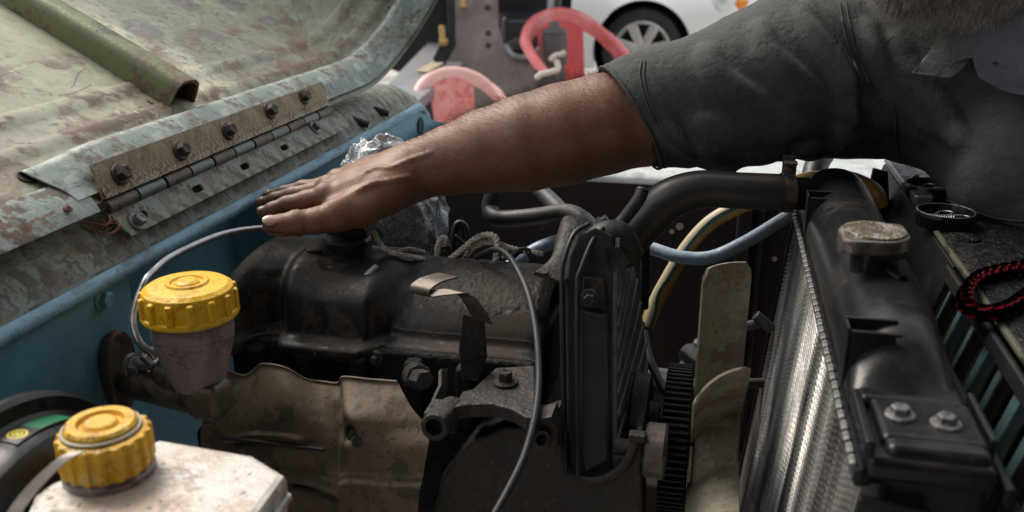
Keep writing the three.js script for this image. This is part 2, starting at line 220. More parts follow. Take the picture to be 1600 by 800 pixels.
// the print of stains, rust along the seams and worn paint on the inside of the bonnet; u runs along the car's width, v away from the hinge
const HX = -0.55, HY = 0.960, HA = 28 * Math.PI / 180;               // hinge line runs along z
const ZN = -0.2, ZF = -1.40, SKR = 0.2, SKA = 80 * Math.PI / 180;     // near edge, where the far skirt starts to turn up, its radius and sweep
const HU = V(-Math.cos(HA), Math.sin(HA), 0), HN = V(Math.sin(HA), Math.cos(HA), 0), HP = V(HX, HY, 0);
const HW = 1.6, HL = 1.1;
const hoodTex = (() => {
  const W = 1536, H = 1024, d = new Uint8Array(W * H * 4), rg = new Uint8Array(W * H * 4);
  const spots = [];
  for (const [px, py, r] of [[221, 50, 0.027], [288, 8, 0.022], [361, 12, 0.021], [332, 61, 0.0185], [150, -30, 0.025], [420, 40, 0.017], [395, 95, 0.012]]) { const p = onPl(px, py, HP.clone().addScaledVector(HN, 0.008), HN); spots.push([ZN - p.z, p.clone().sub(HP).dot(HU), r * 1.25, r]); }
  const S = (n, x, y) => NZ[n][((y & 511) << 9) | (x & 511)];
  for (let j = 0; j < H; j++) for (let i = 0; i < W; i++) {
    const z = i / W * HW, u = j / H * HL, c = S('coarse', i * 0.55, j * 0.55), m = S('mid', i + 91, j + 13), b = S('blot', i * 0.8 + 40, j * 0.8), f = S('fine', i * 1.7, j * 1.7), sp = S('spot', i * 2.1, j * 2.1), g2 = S('grain', i * 2, j * 2);
    let col = [0.215, 0.235, 0.15]; const mix = (k, t) => { t = clamp(t, 0, 1); for (let q = 0; q < 3; q++) col[q] = mixN(col[q], k[q], t); };
    const near = sst(0.98, 0.86, z);                                  // the bay on the near side of the rail was repainted lighter
    mix([0.45, 0.43, 0.32], near * (0.55 + 0.45 * sst(0.3, 0.7, c)));
    mix([0.18, 0.19, 0.145], (1 - near) * 0.65); mix([0.27, 0.30, 0.22], (1 - near) * sst(0.45, 0.75, c) * 0.6);
    mix([0.6, 0.57, 0.47], sst(0.55, 0.8, b) * 0.55 * near);
    mix([0.12, 0.13, 0.095], sst(0.6, 0.85, m) * 0.3);
    mix([0.20, 0.175, 0.19], sst(0.54, 0.7, S('coarse', i * 0.9 + 200, j * 0.9 + 77)) * 0.28);          // mauve primer showing
    for (const [a, e, ra, rb] of spots) { const q = Math.hypot((z - a) / ra, (u - e) / rb) + (m - 0.5) * 0.35; mix([0.115, 0.10, 0.14], sst(1.1, 0.8, q) * 0.6); mix([0.2, 0.19, 0.17], sst(0.45, 0.2, q) * 0.35); }
    const wob = (m - 0.5) * 0.035;                                                            // rust that follows the pressed seams
    const seam = (a, w) => Math.exp(-Math.pow((u + wob - a) / w, 2));
    mix([0.12, 0.078, 0.055], seam(0.088, 0.012) * sst(0.42, 0.62, S('mid', i * 1.3 + 9, j * 1.9)) * 1.1); mix([0.14, 0.095, 0.07], seam(0.132, 0.012) * sst(0.42, 0.6, S('mid', i * 1.2 + 70, j * 2.1)) * 1.0); mix([0.12, 0.075, 0.06], seam(0.19, 0.02) * sst(0.5, 0.7, S('mid', i * 1.4 + 170, j * 1.8)) * 0.8);
    if (u < 0.07) mix([0.31, 0.36, 0.34], 0.7 * sst(0.36, 0.6, c));
    mix([0.17, 0.075, 0.04], sst(0.6, 0.35, z) * sst(0.17, 0.03, u) * sst(0.35, 0.6, b) * 1.2);                      // bare rusty corner
    mix([0.12, 0.055, 0.03], sst(0.66, 0.76, S('blot', i * 1.5 + 300, j * 1.5 + 210)) * 0.5 * sst(0.45, 0.05, u));
    mix([0.05, 0.035, 0.03], sst(0.74, 0.9, sp) * 0.8 * sst(0.35, 0.7, c)); mix([0.03, 0.025, 0.02], sst(0.93, 0.99, S('spot', i * 0.9 + 31, j * 0.9)) * 0.9);
    mix([0.06, 0.05, 0.04], sst(0.64, 0.8, S('spot', i * 2.3 + 11, j * 2.3)) * 0.6 * sst(0.3, 0.6, b)); mix([0.42, 0.42, 0.36], sst(0.7, 0.9, S('fine', i * 0.9 + 77, j * 3)) * 0.25); const v = 0.8 + 0.4 * f + 0.1 * (g2 - 0.5), o = (j * W + i) * 4; d[o] = l2s(col[0] * v); d[o + 1] = l2s(col[1] * v); d[o + 2] = l2s(col[2] * v); d[o + 3] = 255;
    const rust = clamp((col[0] - col[1]) * 8, 0, 1); const ro = 0.42 + 0.35 * rust + 0.15 * (m - 0.5); rg[o] = rg[o + 1] = rg[o + 2] = Math.round(255 * clamp(ro, 0, 1)); rg[o + 3] = 255;
  }
  // scratches and drips
  for (let s = 0; s < 170; s++) { let x = rr(0, W), y = rr(60, H), a = rr(-0.9, 0.9) + (rnd() < 0.5 ? 0 : 1.4), n = rr(10, 90), dark = rnd() < 0.75; for (let k = 0; k < n; k++) { x += Math.cos(a); y += Math.sin(a); a += rr(-0.07, 0.07); const X = x | 0, Y = y | 0; if (X < 0 || Y < 0 || X >= W || Y >= H) break; const o = (Y * W + X) * 4, q = dark ? 0.55 : 1.25; for (let c = 0; c < 3; c++) d[o + c] = Math.min(255, d[o + c] * q); } }
  const mk = (data, srgb) => { const t = new THREE.DataTexture(data, W, H, THREE.RGBAFormat); t.magFilter = THREE.LinearFilter; t.minFilter = THREE.LinearMipmapLinearFilter; t.generateMipmaps = true; t.wrapS = t.wrapT = THREE.ClampToEdgeWrapping; if (srgb) t.colorSpace = THREE.SRGBColorSpace; t.needsUpdate = true; return t; };
  return [mk(d, true), mk(rg, false)];
})();
M.hood = new THREE.MeshPhysicalMaterial({ map: hoodTex[0], roughnessMap: hoodTex[1], roughness: 1, bumpMap: BUMP.soft, bumpScale: 0.0009 }); M.hood.name = 'worn bonnet paint'; M.hood.side = THREE.DoubleSide;

// ---------------------------------------------------------------- bonnet, lying back on the windscreen with its inside up
function hoodAt(s, u, h) {                                           // s metres across from the near edge, u away from the hinge, h off the sheet
  const flat = ZN - ZF; if (s <= flat) return HP.clone().add(V(0, 0, ZN - s)).addScaledVector(HU, u).addScaledVector(HN, h);
  const a = Math.min((s - flat) / SKR, SKA), e = Math.max(0, s - flat - SKR * SKA), r = SKR - h;
  const zz = ZF - Math.sin(a) * r - e * Math.cos(a), nn = SKR - Math.cos(a) * r + e * Math.sin(a);
  return HP.clone().add(V(0, 0, zz)).addScaledVector(HU, u).addScaledVector(HN, nn);
}
const hood = thing('car_bonnet', 'rusty olive green bonnet folded back with its worn inside facing up', 'car bonnet', HP.clone().add(V(0, 0, -0.9)));
{
  const prof = [[0.004, 0.004], [0.03, 0.009], [0.05, 0.011], [0.070, 0.0115], [0.078, 0.012], [0.081, 0.0142], [0.088, 0.0148], [0.094, 0.0142], [0.097, 0.012], [0.112, 0.0118], [0.122, 0.012], [0.125, 0.0142], [0.134, 0.0146], [0.141, 0.0140], [0.144, 0.0118], [0.2, 0.011], [0.3, 0.009], [0.45, 0.004], [0.6, -0.004], [0.8, -0.02], [1.05, -0.05]];
  const sMax = ZN - ZF + SKR * SKA + 0.05, nu = 110, P = [], UV = [];
  for (const [u, h] of prof) for (let i = 0; i <= nu; i++) { const s = i / nu * sMax, w = 0.0012 * (fbm3(s * 9, u * 9, 3) - 0.5) * 3; P.push(hoodAt(s, u, h + w)); UV.push(s / HW, u / HL); }
  const nv = prof.length - 1, gs = thicken(P, nu, nv, -0.0014);
  gs.slice(0, 2).forEach((g) => g.setAttribute('uv', new THREE.Float32BufferAttribute(UV, 2)));
  const rim = gs[2]; { const n = rim.attributes.position.count, a = new Float32Array(n * 2); for (let i = 0; i < n; i++) { a[2 * i] = 0.4; a[2 * i + 1] = 0.15; } rim.setAttribute('uv', new THREE.BufferAttribute(a, 2)); }
  part('panel', gs, M.hood, hood, undefined, true);
  // reinforcing strip behind the hinge, its near end curled away
  const sOf = (px, py, h) => { const p = onPl(px, py, HP.clone().addScaledVector(HN, h), HN); return ZN - p.z; }, sLo = sOf(112, 306, 0.014), sHi = sOf(55, 259, 0.029);
  const sp = [[0.010, 0.0118], [0.018, 0.0178], [0.0235, 0.0228], [0.027, 0.0255], [0.034, 0.0275], [0.050, 0.0292], [0.056, 0.0282], [0.0605, 0.024], [0.0635, 0.0125]], S = [], ns = 90;
  for (const [u, h] of sp) for (let i = 0; i <= ns; i++) { const t = i / ns, s0 = mixN(sLo, sHi, sst(0.012, 0.05, u)), s = mixN(s0, ZN - ZF + SKR * SKA + 0.048, t); S.push(hoodAt(s, u, mixN(h, 0.0125, 0.75 * sst(0.09, 0, t)) + 0.001 * (fbm3(s * 14, u * 20, 7) - 0.5) * 2 )); }
  part('edge_strip', thicken(S, ns, sp.length - 1, -0.0016), M.strip, hood);
  // the bonnet's own turned edge to the near side of the hinge
  const lp = [[-0.004, 0.003], [0.01, 0.0105], [0.03, 0.0125], [0.036, 0.0115]], L = []; for (const [u, h] of lp) for (let i = 0; i <= 30; i++) L.push(hoodAt(mixN(0.02, 0.515, i / 30), u, h + 0.002 * fbm3(i * 0.6, u * 30, 5)));
  part('turned_edge', thicken(L, 30, lp.length - 1, -0.0016), grime('rust eaten pale paint', [0.25, 0.30, 0.28], [[[0.36, 0.4, 0.38], 'mid', 0.5, 0.7, 0.5], [[0.17, 0.075, 0.035], 'coarse', 0.42, 0.58, 0.9], [[0.09, 0.045, 0.025], 'blot', 0.56, 0.7, 0.8]], { rough: 0.7, bump: 0.0012, period: 0.2 }), hood, 'rust eaten turned edge');
  // rim bead of the far skirt
  for (const s of [1.30, 1.39, 1.455]) { const b = []; for (let i = 0; i <= 14; i++) { const u = mixN(0.1, 1.0, i / 14); b.push(hoodAt(s, u, 0.009 - 0.055 * Math.pow(u, 2))); } part('skirt_bead', tube(b, 0.004, { n: 40, k: 8 }), M.strip, hood); }
  // stiffening rail: a rolled channel with an open end
  const A0 = onPl(283, 168, HP.clone().addScaledVector(HN, 0.012), HN), A1 = onPl(20, 12, HP.clone().addScaledVector(HN, 0.002), HN);
  const dir = A1.clone().sub(A0).normalize(), side = HN.clone().cross(dir).normalize(); if (side.z < 0) side.negate();   // side points to the camera
  const c = [[0.033, -0.002], [0.0245, -0.001], [0.0232, 0.004], [0.021, 0.024], [0.0185, 0.0305], [0.012, 0.035], [0.002, 0.0365], [-0.010, 0.035], [-0.018, 0.030], [-0.0215, 0.018], [-0.023, 0.004], [-0.026, -0.001], [-0.033, -0.002]];
  const R = [], nr = 40; for (const [x, h] of c.flatMap((q, i) => i < c.length - 1 ? [q, [(q[0] + c[i + 1][0]) / 2, (q[1] + c[i + 1][1]) / 2]] : [q])) for (let i = 0; i <= nr; i++) { const t = i / nr, cut = Math.abs(x) > 0.0235 ? 0.012 : 0; R.push(A0.clone().addScaledVector(dir, cut + t * 1.0).addScaledVector(side, x).addScaledVector(HN, h + 0.0008 * (fbm3(t * 30, x * 60, 2) - 0.5))); }
  const rail = part('stiffening_rail', thicken(R, nr, (R.length / (nr + 1)) - 1, 0.0015), M.railPaint, hood);
  const rp = M4().makeBasis(side, HN, dir).setPosition(A0.clone().addScaledVector(dir, 0.0005));
  const ringPts = (o) => c.slice(2, 11).map(([x, h]) => [x * (1 + o), h * (1 + o)]);
  part('rusty_end', prism([...ringPts(0.035), ...ringPts(-0.1).reverse()], 0.012, rp, 0.0004), M.rust, rail);
  part('inner_face', prism(ringPts(-0.12), 0.003, M4().makeBasis(side, HN, dir).setPosition(A0.clone().addScaledVector(dir, 0.06)), 0), M.rust, rail);
  // gap along the rail: the sheet is slit there
  const s0 = A0.clone().addScaledVector(dir, 0.0).addScaledVector(side, 0.0375).addScaledVector(HN, 0.0022);
  part('slit', bx(0.005, 0.0016, 0.62, 0.0005, M4().makeBasis(side, HN, dir).setPosition(s0.addScaledVector(dir, 0.31))), M.black, hood);
  // drain hole near the corner and small loose rivets
  for (const [px, py, r] of [[42, 276, 0.0062]]) { const p = onPl(px, py, HP.clone().addScaledVector(HN, 0.0135), HN); part('drain_hole', lathe([[0, 0], [r, 0], [r * 1.3, 0.0008], [r * 1.4, 0.0002]], p, HN, 24), M.black, hood); }
  for (const [px, py] of [[106, 326], [487, 111]]) { const p = onPl(px, py, HP.clone().addScaledVector(HN, px > 400 ? 0.027 : 0.013), HN); part('rivet', lathe([[0, 0.003], [0.002, 0.0014], [0.0038, 0.0006], [0.0042, 0]], p, HN, 20), M.rust, hood); }
}

// ---------------------------------------------------------------- piano hinge
const hinge = thing('bonnet_hinge', 'long tan and steel bonnet hinge with bolts and slots between bonnet and firewall', 'hinge', V(HX, HY, -0.99));
{
  const z0 = onX(163, 336, HX).z, z1 = onX(513, 166, HX).z, LEN = z0 - z1, kr = 0.0074;
  // upper leaf: rises steeply from the knuckles, bends, and lies on the strip
  const prof = [[-0.0005, 0.0085], [-0.0025, 0.0125], [-0.0045, 0.017], [-0.0062, 0.0205], [-0.0115, 0.031], [-0.0165, 0.0395]];
  const P = [], nn = 60; prof.forEach(([x, y], k) => { for (let i = 0; i <= nn; i++) { const t = i / nn; P.push(V(HX + x + [0, 0.0004, 0.001, 0.002, 0.0038, 0.0042][k], HY + y, mixN(z0, z1, t) - (k > 3 ? 0.0 : 0) + (k >= 3 ? 0.004 * (t < 0.5 ? -1 : -1.5) * sst(2, 5, k) : 0))); } });
  const g = thicken(P, nn, prof.length - 1, -0.0025);
  const leaf = part('upper_leaf', g, M.tan, hinge, 'dusty tan upper leaf');
  const D = []; [[0.0012, 0.0096], [-0.0006, 0.0132], [-0.0026, 0.0176], [-0.0046, 0.0216]].forEach(([x, y], k) => { for (let i = 0; i <= nn; i++) { const t = i / nn; const w = k === 3 ? 0.004 * (fbm3(t * 26, 1, 1, 3) - 0.35) : 0; D.push(V(HX + x + 0.0024 - w * 0.4, HY + y + w, mixN(z0 - 0.002, z1 + 0.002, t))); } });
  part('caked_dust', gridGeo(D, nn, 3), M.dustWhite, leaf, 'pale dust caked along the fold');
  // knuckles, alternating between the leaves, and the pin
  const NK = 11; for (let i = 0; i < NK; i++) { const a = z0 - LEN * (i + 0.03) / NK, b = z0 - LEN * (i + 0.97) / NK; const up = i % 2 === 0; part('knuckle', cyl(V(HX, HY, a), V(HX, HY, b), kr * (up ? 1.04 : 0.97), undefined, { ch: 0.0006 }), up ? M.knuckle : M.hingeSteel, hinge);
    if (!up) part('knuckle_slot', bx(0.005, 0.0035, Math.abs(b - a) * 0.98, 0.0008, T(HX - 0.0005, HY + 0.0082, (a + b) / 2)), M.black, hinge); }
  part('pin', cyl(V(HX, HY, z0 + 0.003), V(HX, HY, z1 - 0.003), 0.0036), M.boltBrown, hinge);
  part('lower_knuckle', cyl(V(HX + 0.003, HY - 0.012, z0 + 0.002), V(HX + 0.003, HY - 0.012, z0 - 0.008), 0.0045), M.boltBrown, hinge);
  // lower leaf with slots on the cowl, normal towards the engine bay
  const n = V(0.78, 0.626, 0), dn = V(0.626, -0.78, 0), top = V(HX + 0.004, HY - 0.006, 0), W = 0.0275;
  const m = M4().makeBasis(V(0, 0, -1), dn.clone().negate(), n).setPosition(top.clone().add(V(0, 0, z0)).addScaledVector(dn, W)); // x away from the camera, y up the slope, z off it
  const zAt = (px, py) => { const p = onPl(px, py, top, n); return z0 - p.z; };
  const holes = [[224, 345], [307, 297], [377, 257], [438, 226]].map(([x, y]) => slotHole(zAt(x, y), W * 0.5, 0.0062, 0.0038));
  part('lower_leaf', prism([[0.004, 0], [LEN + 0.015, 0.0], [LEN + 0.022, 0.008], [LEN + 0.018, W], [0, W]], 0.0026, m, 0.0005, holes), M.cowl, hinge, 'grimy green lower leaf with oval slots');
  for (const [px, py] of [[187, 273], [281, 236], [355, 205], [420, 174], [473, 152]]) { const p = onPl(px, py, V(HX - 0.0035, HY + 0.0275, 0), V(0.89, 0.45, 0)); part('bolt', bolt(p, V(0.89, 0.45, 0.1), 0.0074, { h: 0.0085, washer: 0.0106, turn: rr(0, 1) }), M.boltBrown, hinge); }
  for (const [px, py] of [[213, 347], [491, 200]]) { const p = onPl(px, py, top.clone().addScaledVector(n, 0.0028), n); part('bolt', bolt(p, n, 0.0062, { h: 0.007, turn: rr(0, 1) }), M.boltGrey, hinge, 'zinc bolt in a slot of the lower leaf'); }
}
// frayed twine at the near end of the hinge
{
  const b = at(150, 350, 0.87), gs = [], o = b;
  const loop = (a) => a.map(([x, y, dd]) => at(x, y, 0.865 + (dd ?? 0)));
  gs.push(tube(loop([[110, 344], [125, 354, -0.01], [150, 362, -0.012], [176, 364, -0.012], [188, 352, -0.01], [184, 342, -0.004]]), 0.0011, { n: 50, k: 6 }), tube(loop([[118, 350], [134, 346, -0.01], [160, 352, -0.012], [172, 346, -0.008], [170, 334]]), 0.0011, { n: 50, k: 6 }), tube(loop([[120, 352, -0.01], [118, 364, -0.012], [126, 374, -0.012], [133, 384, -0.012]]), 0.0013, { n: 30, k: 6 }));
  for (let i = 0; i < 26; i++) { const x = rr(118, 186), y = rr(342, 364); gs.push(tube(loop([[x, y, -0.012], [x + rr(-7, 7), y + rr(-4, 9), -0.014], [x + rr(-12, 12), y + rr(-4, 12), -0.014]]), 0.00035, { n: 8, k: 4 })); }
  single('frayed_twine', gs, grime('brown jute', [0.24, 0.12, 0.085], [[[0.4, 0.25, 0.19], 'fine', 0.5, 0.8, 0.7]], { rough: 0.95, period: 0.03 }), 'frayed brown twine tangled round the near end of the bonnet hinge', 'twine');
}

// ---------------------------------------------------------------- firewall and cowl
const FX = -0.52, FY = 0.913;
const firewall = thing('firewall', 'blue painted steel firewall with a folded lip along its top', 'firewall', V(FX, FY, -1));
{
  // cowl sheet from the hinge down to the lip, wavy with old filler
  const zs = 70, P = []; const pf = [[-0.64, 0.955], [-0.57, 0.951], [-0.553, 0.9425], [-0.541, 0.930], [-0.530, 0.9165], [-0.5255, 0.9125], [-0.5245, 0.907]];
  pf.forEach(([x, y], k) => { for (let i = 0; i <= zs; i++) { const z = mixN(-0.2, -1.66, i / zs), e = sst(-1.54, -1.66, z); P.push(V(x, y - 0.028 * e * e - 0.0 + 0.0025 * (k > 1 && k < 5 ? fbm3(z * 22, k, 2) - 0.4 : 0), z)); } });
  part('cowl', thicken(P, zs, pf.length - 1, -0.002), M.cowl, firewall, 'grimy green cowl strip above the blue lip');
  // the lip: a folded flange, its face turned up to the light
  const lp = [[-0.5232, 0.9150], [-0.5215, 0.9162], [-0.5168, 0.9128], [-0.5146, 0.9092], [-0.5155, 0.9066], [-0.519, 0.9055]], L = []; for (const [x, y] of lp) for (let i = 0; i <= zs; i++) { const z = mixN(-0.2, -1.66, i / zs), e = sst(-1.56, -1.66, z); L.push(V(x - 0.012 * e * e, y - 0.03 * e * e, z)); }
  part('lip', thicken(L, zs, lp.length - 1, 0.0018), M.blueLip, firewall);
  // near panel flush under the lip; the rest is set back towards the cabin
  const zStep = onX(205, 440, FX).z;
  part('near_panel', bx(0.004, 0.62, Math.abs(-0.2 - zStep), 0.0015, T(FX - 0.004, FY - 0.32, (-0.2 + zStep) / 2)), M.bluePaint, firewall);
  part('return_face', bx(0.17, 0.62, 0.004, 0.001, T(FX - 0.088, FY - 0.32, zStep + 0.004)), M.bluePaint, firewall);
  const zc = onX(424, 290, FX - 0.1).z;
  const far = [[FX - 0.17, zStep], [FX - 0.17, zc], [FX - 0.10, zc - 0.004], [FX - 0.075, -1.2], [FX - 0.03, -1.3], [FX - 0.012, -1.4], [FX - 0.010, -1.6], [FX + 0.005, -1.65], [FX + 0.04, -1.68]], B = [], C = curve(far.map(([x, z]) => V(x, 0, z)), false, 0.2);
  for (let j = 0; j <= 1; j++) for (let i = 0; i <= 60; i++) { const p = C.getPoint(i / 60); B.push(V(p.x, j ? FY - 0.62 : FY - 0.008 - 0.04 * sst(-1.58, -1.68, p.z), p.z)); }
  part('recessed_panel', thicken(B, 60, 1, 0.003), M.bluePaint, firewall);
  part('recess_roof', bx(0.15, 0.003, 1.1, 0.001, T(FX - 0.102, FY + 0.006, -0.95)), M.bluePaint, firewall);
  const bp = onX(158, 468, FX - 0.002); part('bolt', bolt(bp, V(1, 0, 0), 0.0078, { h: 0.007, washer: 0.0102 }), M.bluePaint, firewall, 'blue painted bolt');
  const hp = onX(658, 197, FX - 0.0045); part('hole', lathe([[0, 0.0], [0.0135, 0], [0.0155, 0.0006]], hp, V(1, 0, 0), 28), M.black, firewall);
  const sp = onX(506, 540, FX); 
  for (const [px, py] of [[564, 193], [596, 176]]) { const p = onX(px, py, FX - 0.016); part('clip', [cyl(p.clone().add(V(-0.012, 0.006, 0.004)), p.clone().add(V(0.012, -0.002, -0.002)), 0.006, 0.0055), bx(0.010, 0.008, 0.018, 0.002, T(p.x - 0.004, p.y - 0.002, p.z))], M.black, firewall, 'small black clip on the cowl edge'); }
}
// ---------------------------------------------------------------- engine bay materials
const E = {
  cover: grime('oily black valve cover', [0.010, 0.0092, 0.0088], [[[0.054, 0.039, 0.028], 'coarse', 0.36, 0.62, 0.8, 0.85], [[0.055, 0.040, 0.028], 'blot', 0.58, 0.78, 0.55, 0.95], [[0.006, 0.0055, 0.005], 'mid', 0.55, 0.75, 0.8, 0.35], [[0.16, 0.13, 0.095], 'spot', 0.83, 0.97, 0.7, 0.9]], { rough: 0.5, bump: 0.0006, period: 0.3 }),
  dirt: grime('dusty top of the valve cover', [0.045, 0.036, 0.029], [[[0.085, 0.062, 0.043], 'coarse', 0.42, 0.65, 0.8], [[0.02, 0.018, 0.017], 'blot', 0.52, 0.7, 0.8, 0.5], [[0.18, 0.14, 0.1], 'spot', 0.78, 0.95, 0.7]], { rough: 0.75, bump: 0.0022, bumpKind: 'grit', period: 0.3 }),
  head: grime('dark cylinder head', [0.008, 0.007, 0.0063], [[[0.024, 0.017, 0.012], 'coarse', 0.5, 0.75, 0.7], [[0.12, 0.09, 0.06], 'spot', 0.86, 0.98, 0.6]], { rough: 0.7, bump: 0.002, bumpKind: 'grit' }),
  shield: grime('baked heat shield steel', [0.135, 0.098, 0.062], [[[0.088, 0.064, 0.042], 'coarse', 0.42, 0.65, 0.6], [[0.045, 0.034, 0.025], 'blot', 0.6, 0.76, 0.7], [[0.15, 0.12, 0.085], 'mid', 0.6, 0.8, 0.4], [[0.02, 0.016, 0.013], 'spot', 0.7, 0.9, 0.7]], { rough: 0.66, metal: 0.15, bump: 0.0004, period: 0.2 }),
  cast: grime('dusty cast iron', [0.023, 0.0195, 0.0175], [[[0.045, 0.034, 0.026], 'mid', 0.45, 0.7, 0.7], [[0.015, 0.013, 0.012], 'blot', 0.5, 0.7, 0.7], [[0.15, 0.11, 0.075], 'spot', 0.84, 0.97, 0.7]], { rough: 0.62, metal: 0.1, bump: 0.0014, bumpKind: 'grit' }),
  timing: grime('grey black timing cover', [0.025, 0.0255, 0.027], [[[0.042, 0.034, 0.027], 'coarse', 0.5, 0.75, 0.65, 0.8], [[0.012, 0.012, 0.013], 'blot', 0.5, 0.7, 0.6], [[0.1, 0.08, 0.06], 'spot', 0.82, 0.96, 0.6]], { rough: 0.45, bump: 0.0009 }),
  ribbed: grime('dusty grey ribbed cover', [0.085, 0.087, 0.092], [[[0.11, 0.1, 0.085], 'coarse', 0.5, 0.75, 0.6], [[0.03, 0.03, 0.032], 'blot', 0.5, 0.7, 0.6]], { rough: 0.5 }),
  alloy: grime('dull alloy', [0.15, 0.15, 0.155], [[[0.05, 0.045, 0.042], 'coarse', 0.4, 0.62, 0.85], [[0.24, 0.24, 0.24], 'mid', 0.62, 0.8, 0.5]], { rough: 0.5, metal: 0.4, bump: 0.0008 }),
  rubber: grime('dusty black rubber', [0.012, 0.012, 0.013], [[[0.034, 0.029, 0.024], 'coarse', 0.5, 0.75, 0.55, 0.7]], { rough: 0.48, bump: 0.0006, bumpKind: 'soft' }),
  hose: grime('heat browned black hose', [0.028, 0.025, 0.023], [[[0.06, 0.045, 0.033], 'coarse', 0.45, 0.75, 0.6, 0.5]], { rough: 0.4, bump: 0.0004, bumpKind: 'soft' }),
  cable: plain('black cable sheath', [0.012, 0.013, 0.017], 0.58),
  pulley: grime('brown rusted pulley', [0.024, 0.018, 0.015], [[[0.05, 0.033, 0.024], 'mid', 0.45, 0.7, 0.6], [[0.18, 0.14, 0.1], 'spot', 0.85, 0.97, 0.7]], { rough: 0.6, metal: 0.2, bump: 0.0014, bumpKind: 'grit' }),
  roller: grime('worn steel roller', [0.13, 0.11, 0.092], [[[0.07, 0.05, 0.04], 'mid', 0.4, 0.65, 0.75], [[0.33, 0.32, 0.30], 'blot', 0.6, 0.75, 0.5]], { rough: 0.45, metal: 0.5 }),
  fan: grime('yellowed fan plastic', [0.27, 0.245, 0.185], [[[0.15, 0.115, 0.07], 'coarse', 0.42, 0.66, 0.8], [[0.33, 0.31, 0.23], 'blot', 0.55, 0.75, 0.5], [[0.05, 0.04, 0.025], 'spot', 0.76, 0.92, 0.7]], { rough: 0.45, bump: 0.0006, period: 0.16 }),
  steelBright: grime('bright steel line', [0.34, 0.35, 0.36], [[[0.16, 0.15, 0.14], 'mid', 0.5, 0.75, 0.6]], { rough: 0.32, metal: 0.8 }),
  cream: grime('cotton cord', [0.62, 0.56, 0.47], [[[0.2, 0.165, 0.12], 'mid', 0.42, 0.7, 0.8]], { rough: 0.9, bump: 0.0006, period: 0.05 }),
  blackPaint: grime('glossy black tank paint', [0.0075, 0.0075, 0.0082], [[[0.024, 0.021, 0.019], 'coarse', 0.52, 0.78, 0.45, 0.6], [[0.07, 0.06, 0.05], 'spot', 0.86, 0.98, 0.5]], { rough: 0.33, bump: 0.0005, bumpKind: 'soft', period: 0.3 }),
  crimp: grime('crimped aluminium', [0.17, 0.165, 0.155], [[[0.07, 0.06, 0.05], 'mid', 0.5, 0.72, 0.8]], { rough: 0.4, metal: 0.6, period: 0.06 }),
  fins: grime('radiator fins', [0.34, 0.335, 0.325], [[[0.12, 0.105, 0.09], 'coarse', 0.5, 0.72, 0.8]], { rough: 0.5, metal: 0.7, bump: 0.0003 }),
  grit: grime('oily grit on black steel', [0.007, 0.007, 0.0075], [[[0.02, 0.019, 0.018], 'fine', 0.5, 0.75, 0.7, 0.7]], { rough: 0.4, bump: 0.0025, bumpKind: 'grit', period: 0.14 }),
  teal: grime('dark teal grille paint', [0.045, 0.085, 0.095], [[[0.015, 0.016, 0.017], 'coarse', 0.45, 0.68, 0.8]], { rough: 0.5 }),
  blackSteel: grime('black steel', [0.008, 0.008, 0.0085], [[[0.035, 0.03, 0.026], 'mid', 0.55, 0.8, 0.5]], { rough: 0.5 }),
  fender: grime('dusty pale fender paint', [0.44, 0.47, 0.47], [[[0.3, 0.32, 0.31], 'coarse', 0.42, 0.66, 0.7], [[0.2, 0.18, 0.155], 'fine', 0.62, 0.82, 0.6]], { rough: 0.5, bump: 0.0008, period: 0.4 }),
  wing: grime('brown inner wing', [0.026, 0.017, 0.0145], [[[0.045, 0.032, 0.027], 'coarse', 0.5, 0.75, 0.6], [[0.4, 0.37, 0.33], 'spot', 0.965, 0.99, 0.9]], { rough: 0.7, period: 0.5 }),
};
for (const [k, s] of [['blackPaint', 0.6], ['grit', 0.4], ['cover', 0.7], ['blackSteel', 0.6], ['head', 0.6]]) E[k].specularIntensity = s;
const wp = (px, py, d) => at(px, py, d);

// ---------------------------------------------------------------- far wing and chassis parts around the engine
{
  const w = thing('front_wing', 'pale dusty wing with a brown inner side beyond the engine', 'car wing', V(-0.1, 0.87, -1.42));
  const zi = -1.36, P = [], pf = [[zi, 0.845], [zi - 0.002, 0.855], [zi - 0.012, 0.862], [zi - 0.15, 0.866], [zi - 0.3, 0.858], [zi - 0.40, 0.835], [zi - 0.45, 0.77], [zi - 0.46, 0.45]];
  pf.forEach(([z, y]) => { for (let i = 0; i <= 40; i++) P.push(V(mixN(-0.5, 0.62, i / 40), y, z)); });
  part('wing_top', thicken(P, 40, pf.length - 1, 0.003), E.fender, w);
  part('inner_side', bx(1.1, 0.56, 0.006, 0.002, T(0.05, 0.57, zi + 0.002)), E.wing, w);
  part('rib', [bx(0.008, 0.45, 0.02, 0.003, T(0.075, 0.6, zi + 0.01)), bx(0.02, 0.3, 0.03, 0.004, T(0.05, 0.72, zi + 0.014))], E.wing, w);
  const sm = plain('pale paint chip', [0.5, 0.46, 0.42], 0.6); for (const [px, py, r] of [[1156, 350, 0.0045], [1062, 354, 0.006], [1050, 362, 0.004], [1210, 405, 0.004]]) { const p = onZ(px, py, zi + 0.006); part('paint_chip', lathe([[0, 0.0006], [r * 0.8, 0.0005], [r, 0]], p, V(0, 0, 1), 9), sm, w); }
  part('chassis_bar', [bx(0.9, 0.07, 0.06, 0.01, T(-0.1, 0.42, -1.2)), bx(0.06, 0.05, 0.9, 0.01, T(0.06, 0.4, -0.9))], E.wing, w);
}
single('tie_rod', [tube([wp(1008, 340, 1.12), wp(1008, 420, 1.13), wp(1006, 480, 1.15)], 0.006)], E.blackSteel, 'thin black upright rod just beyond the ribbed timing cover', 'rod');

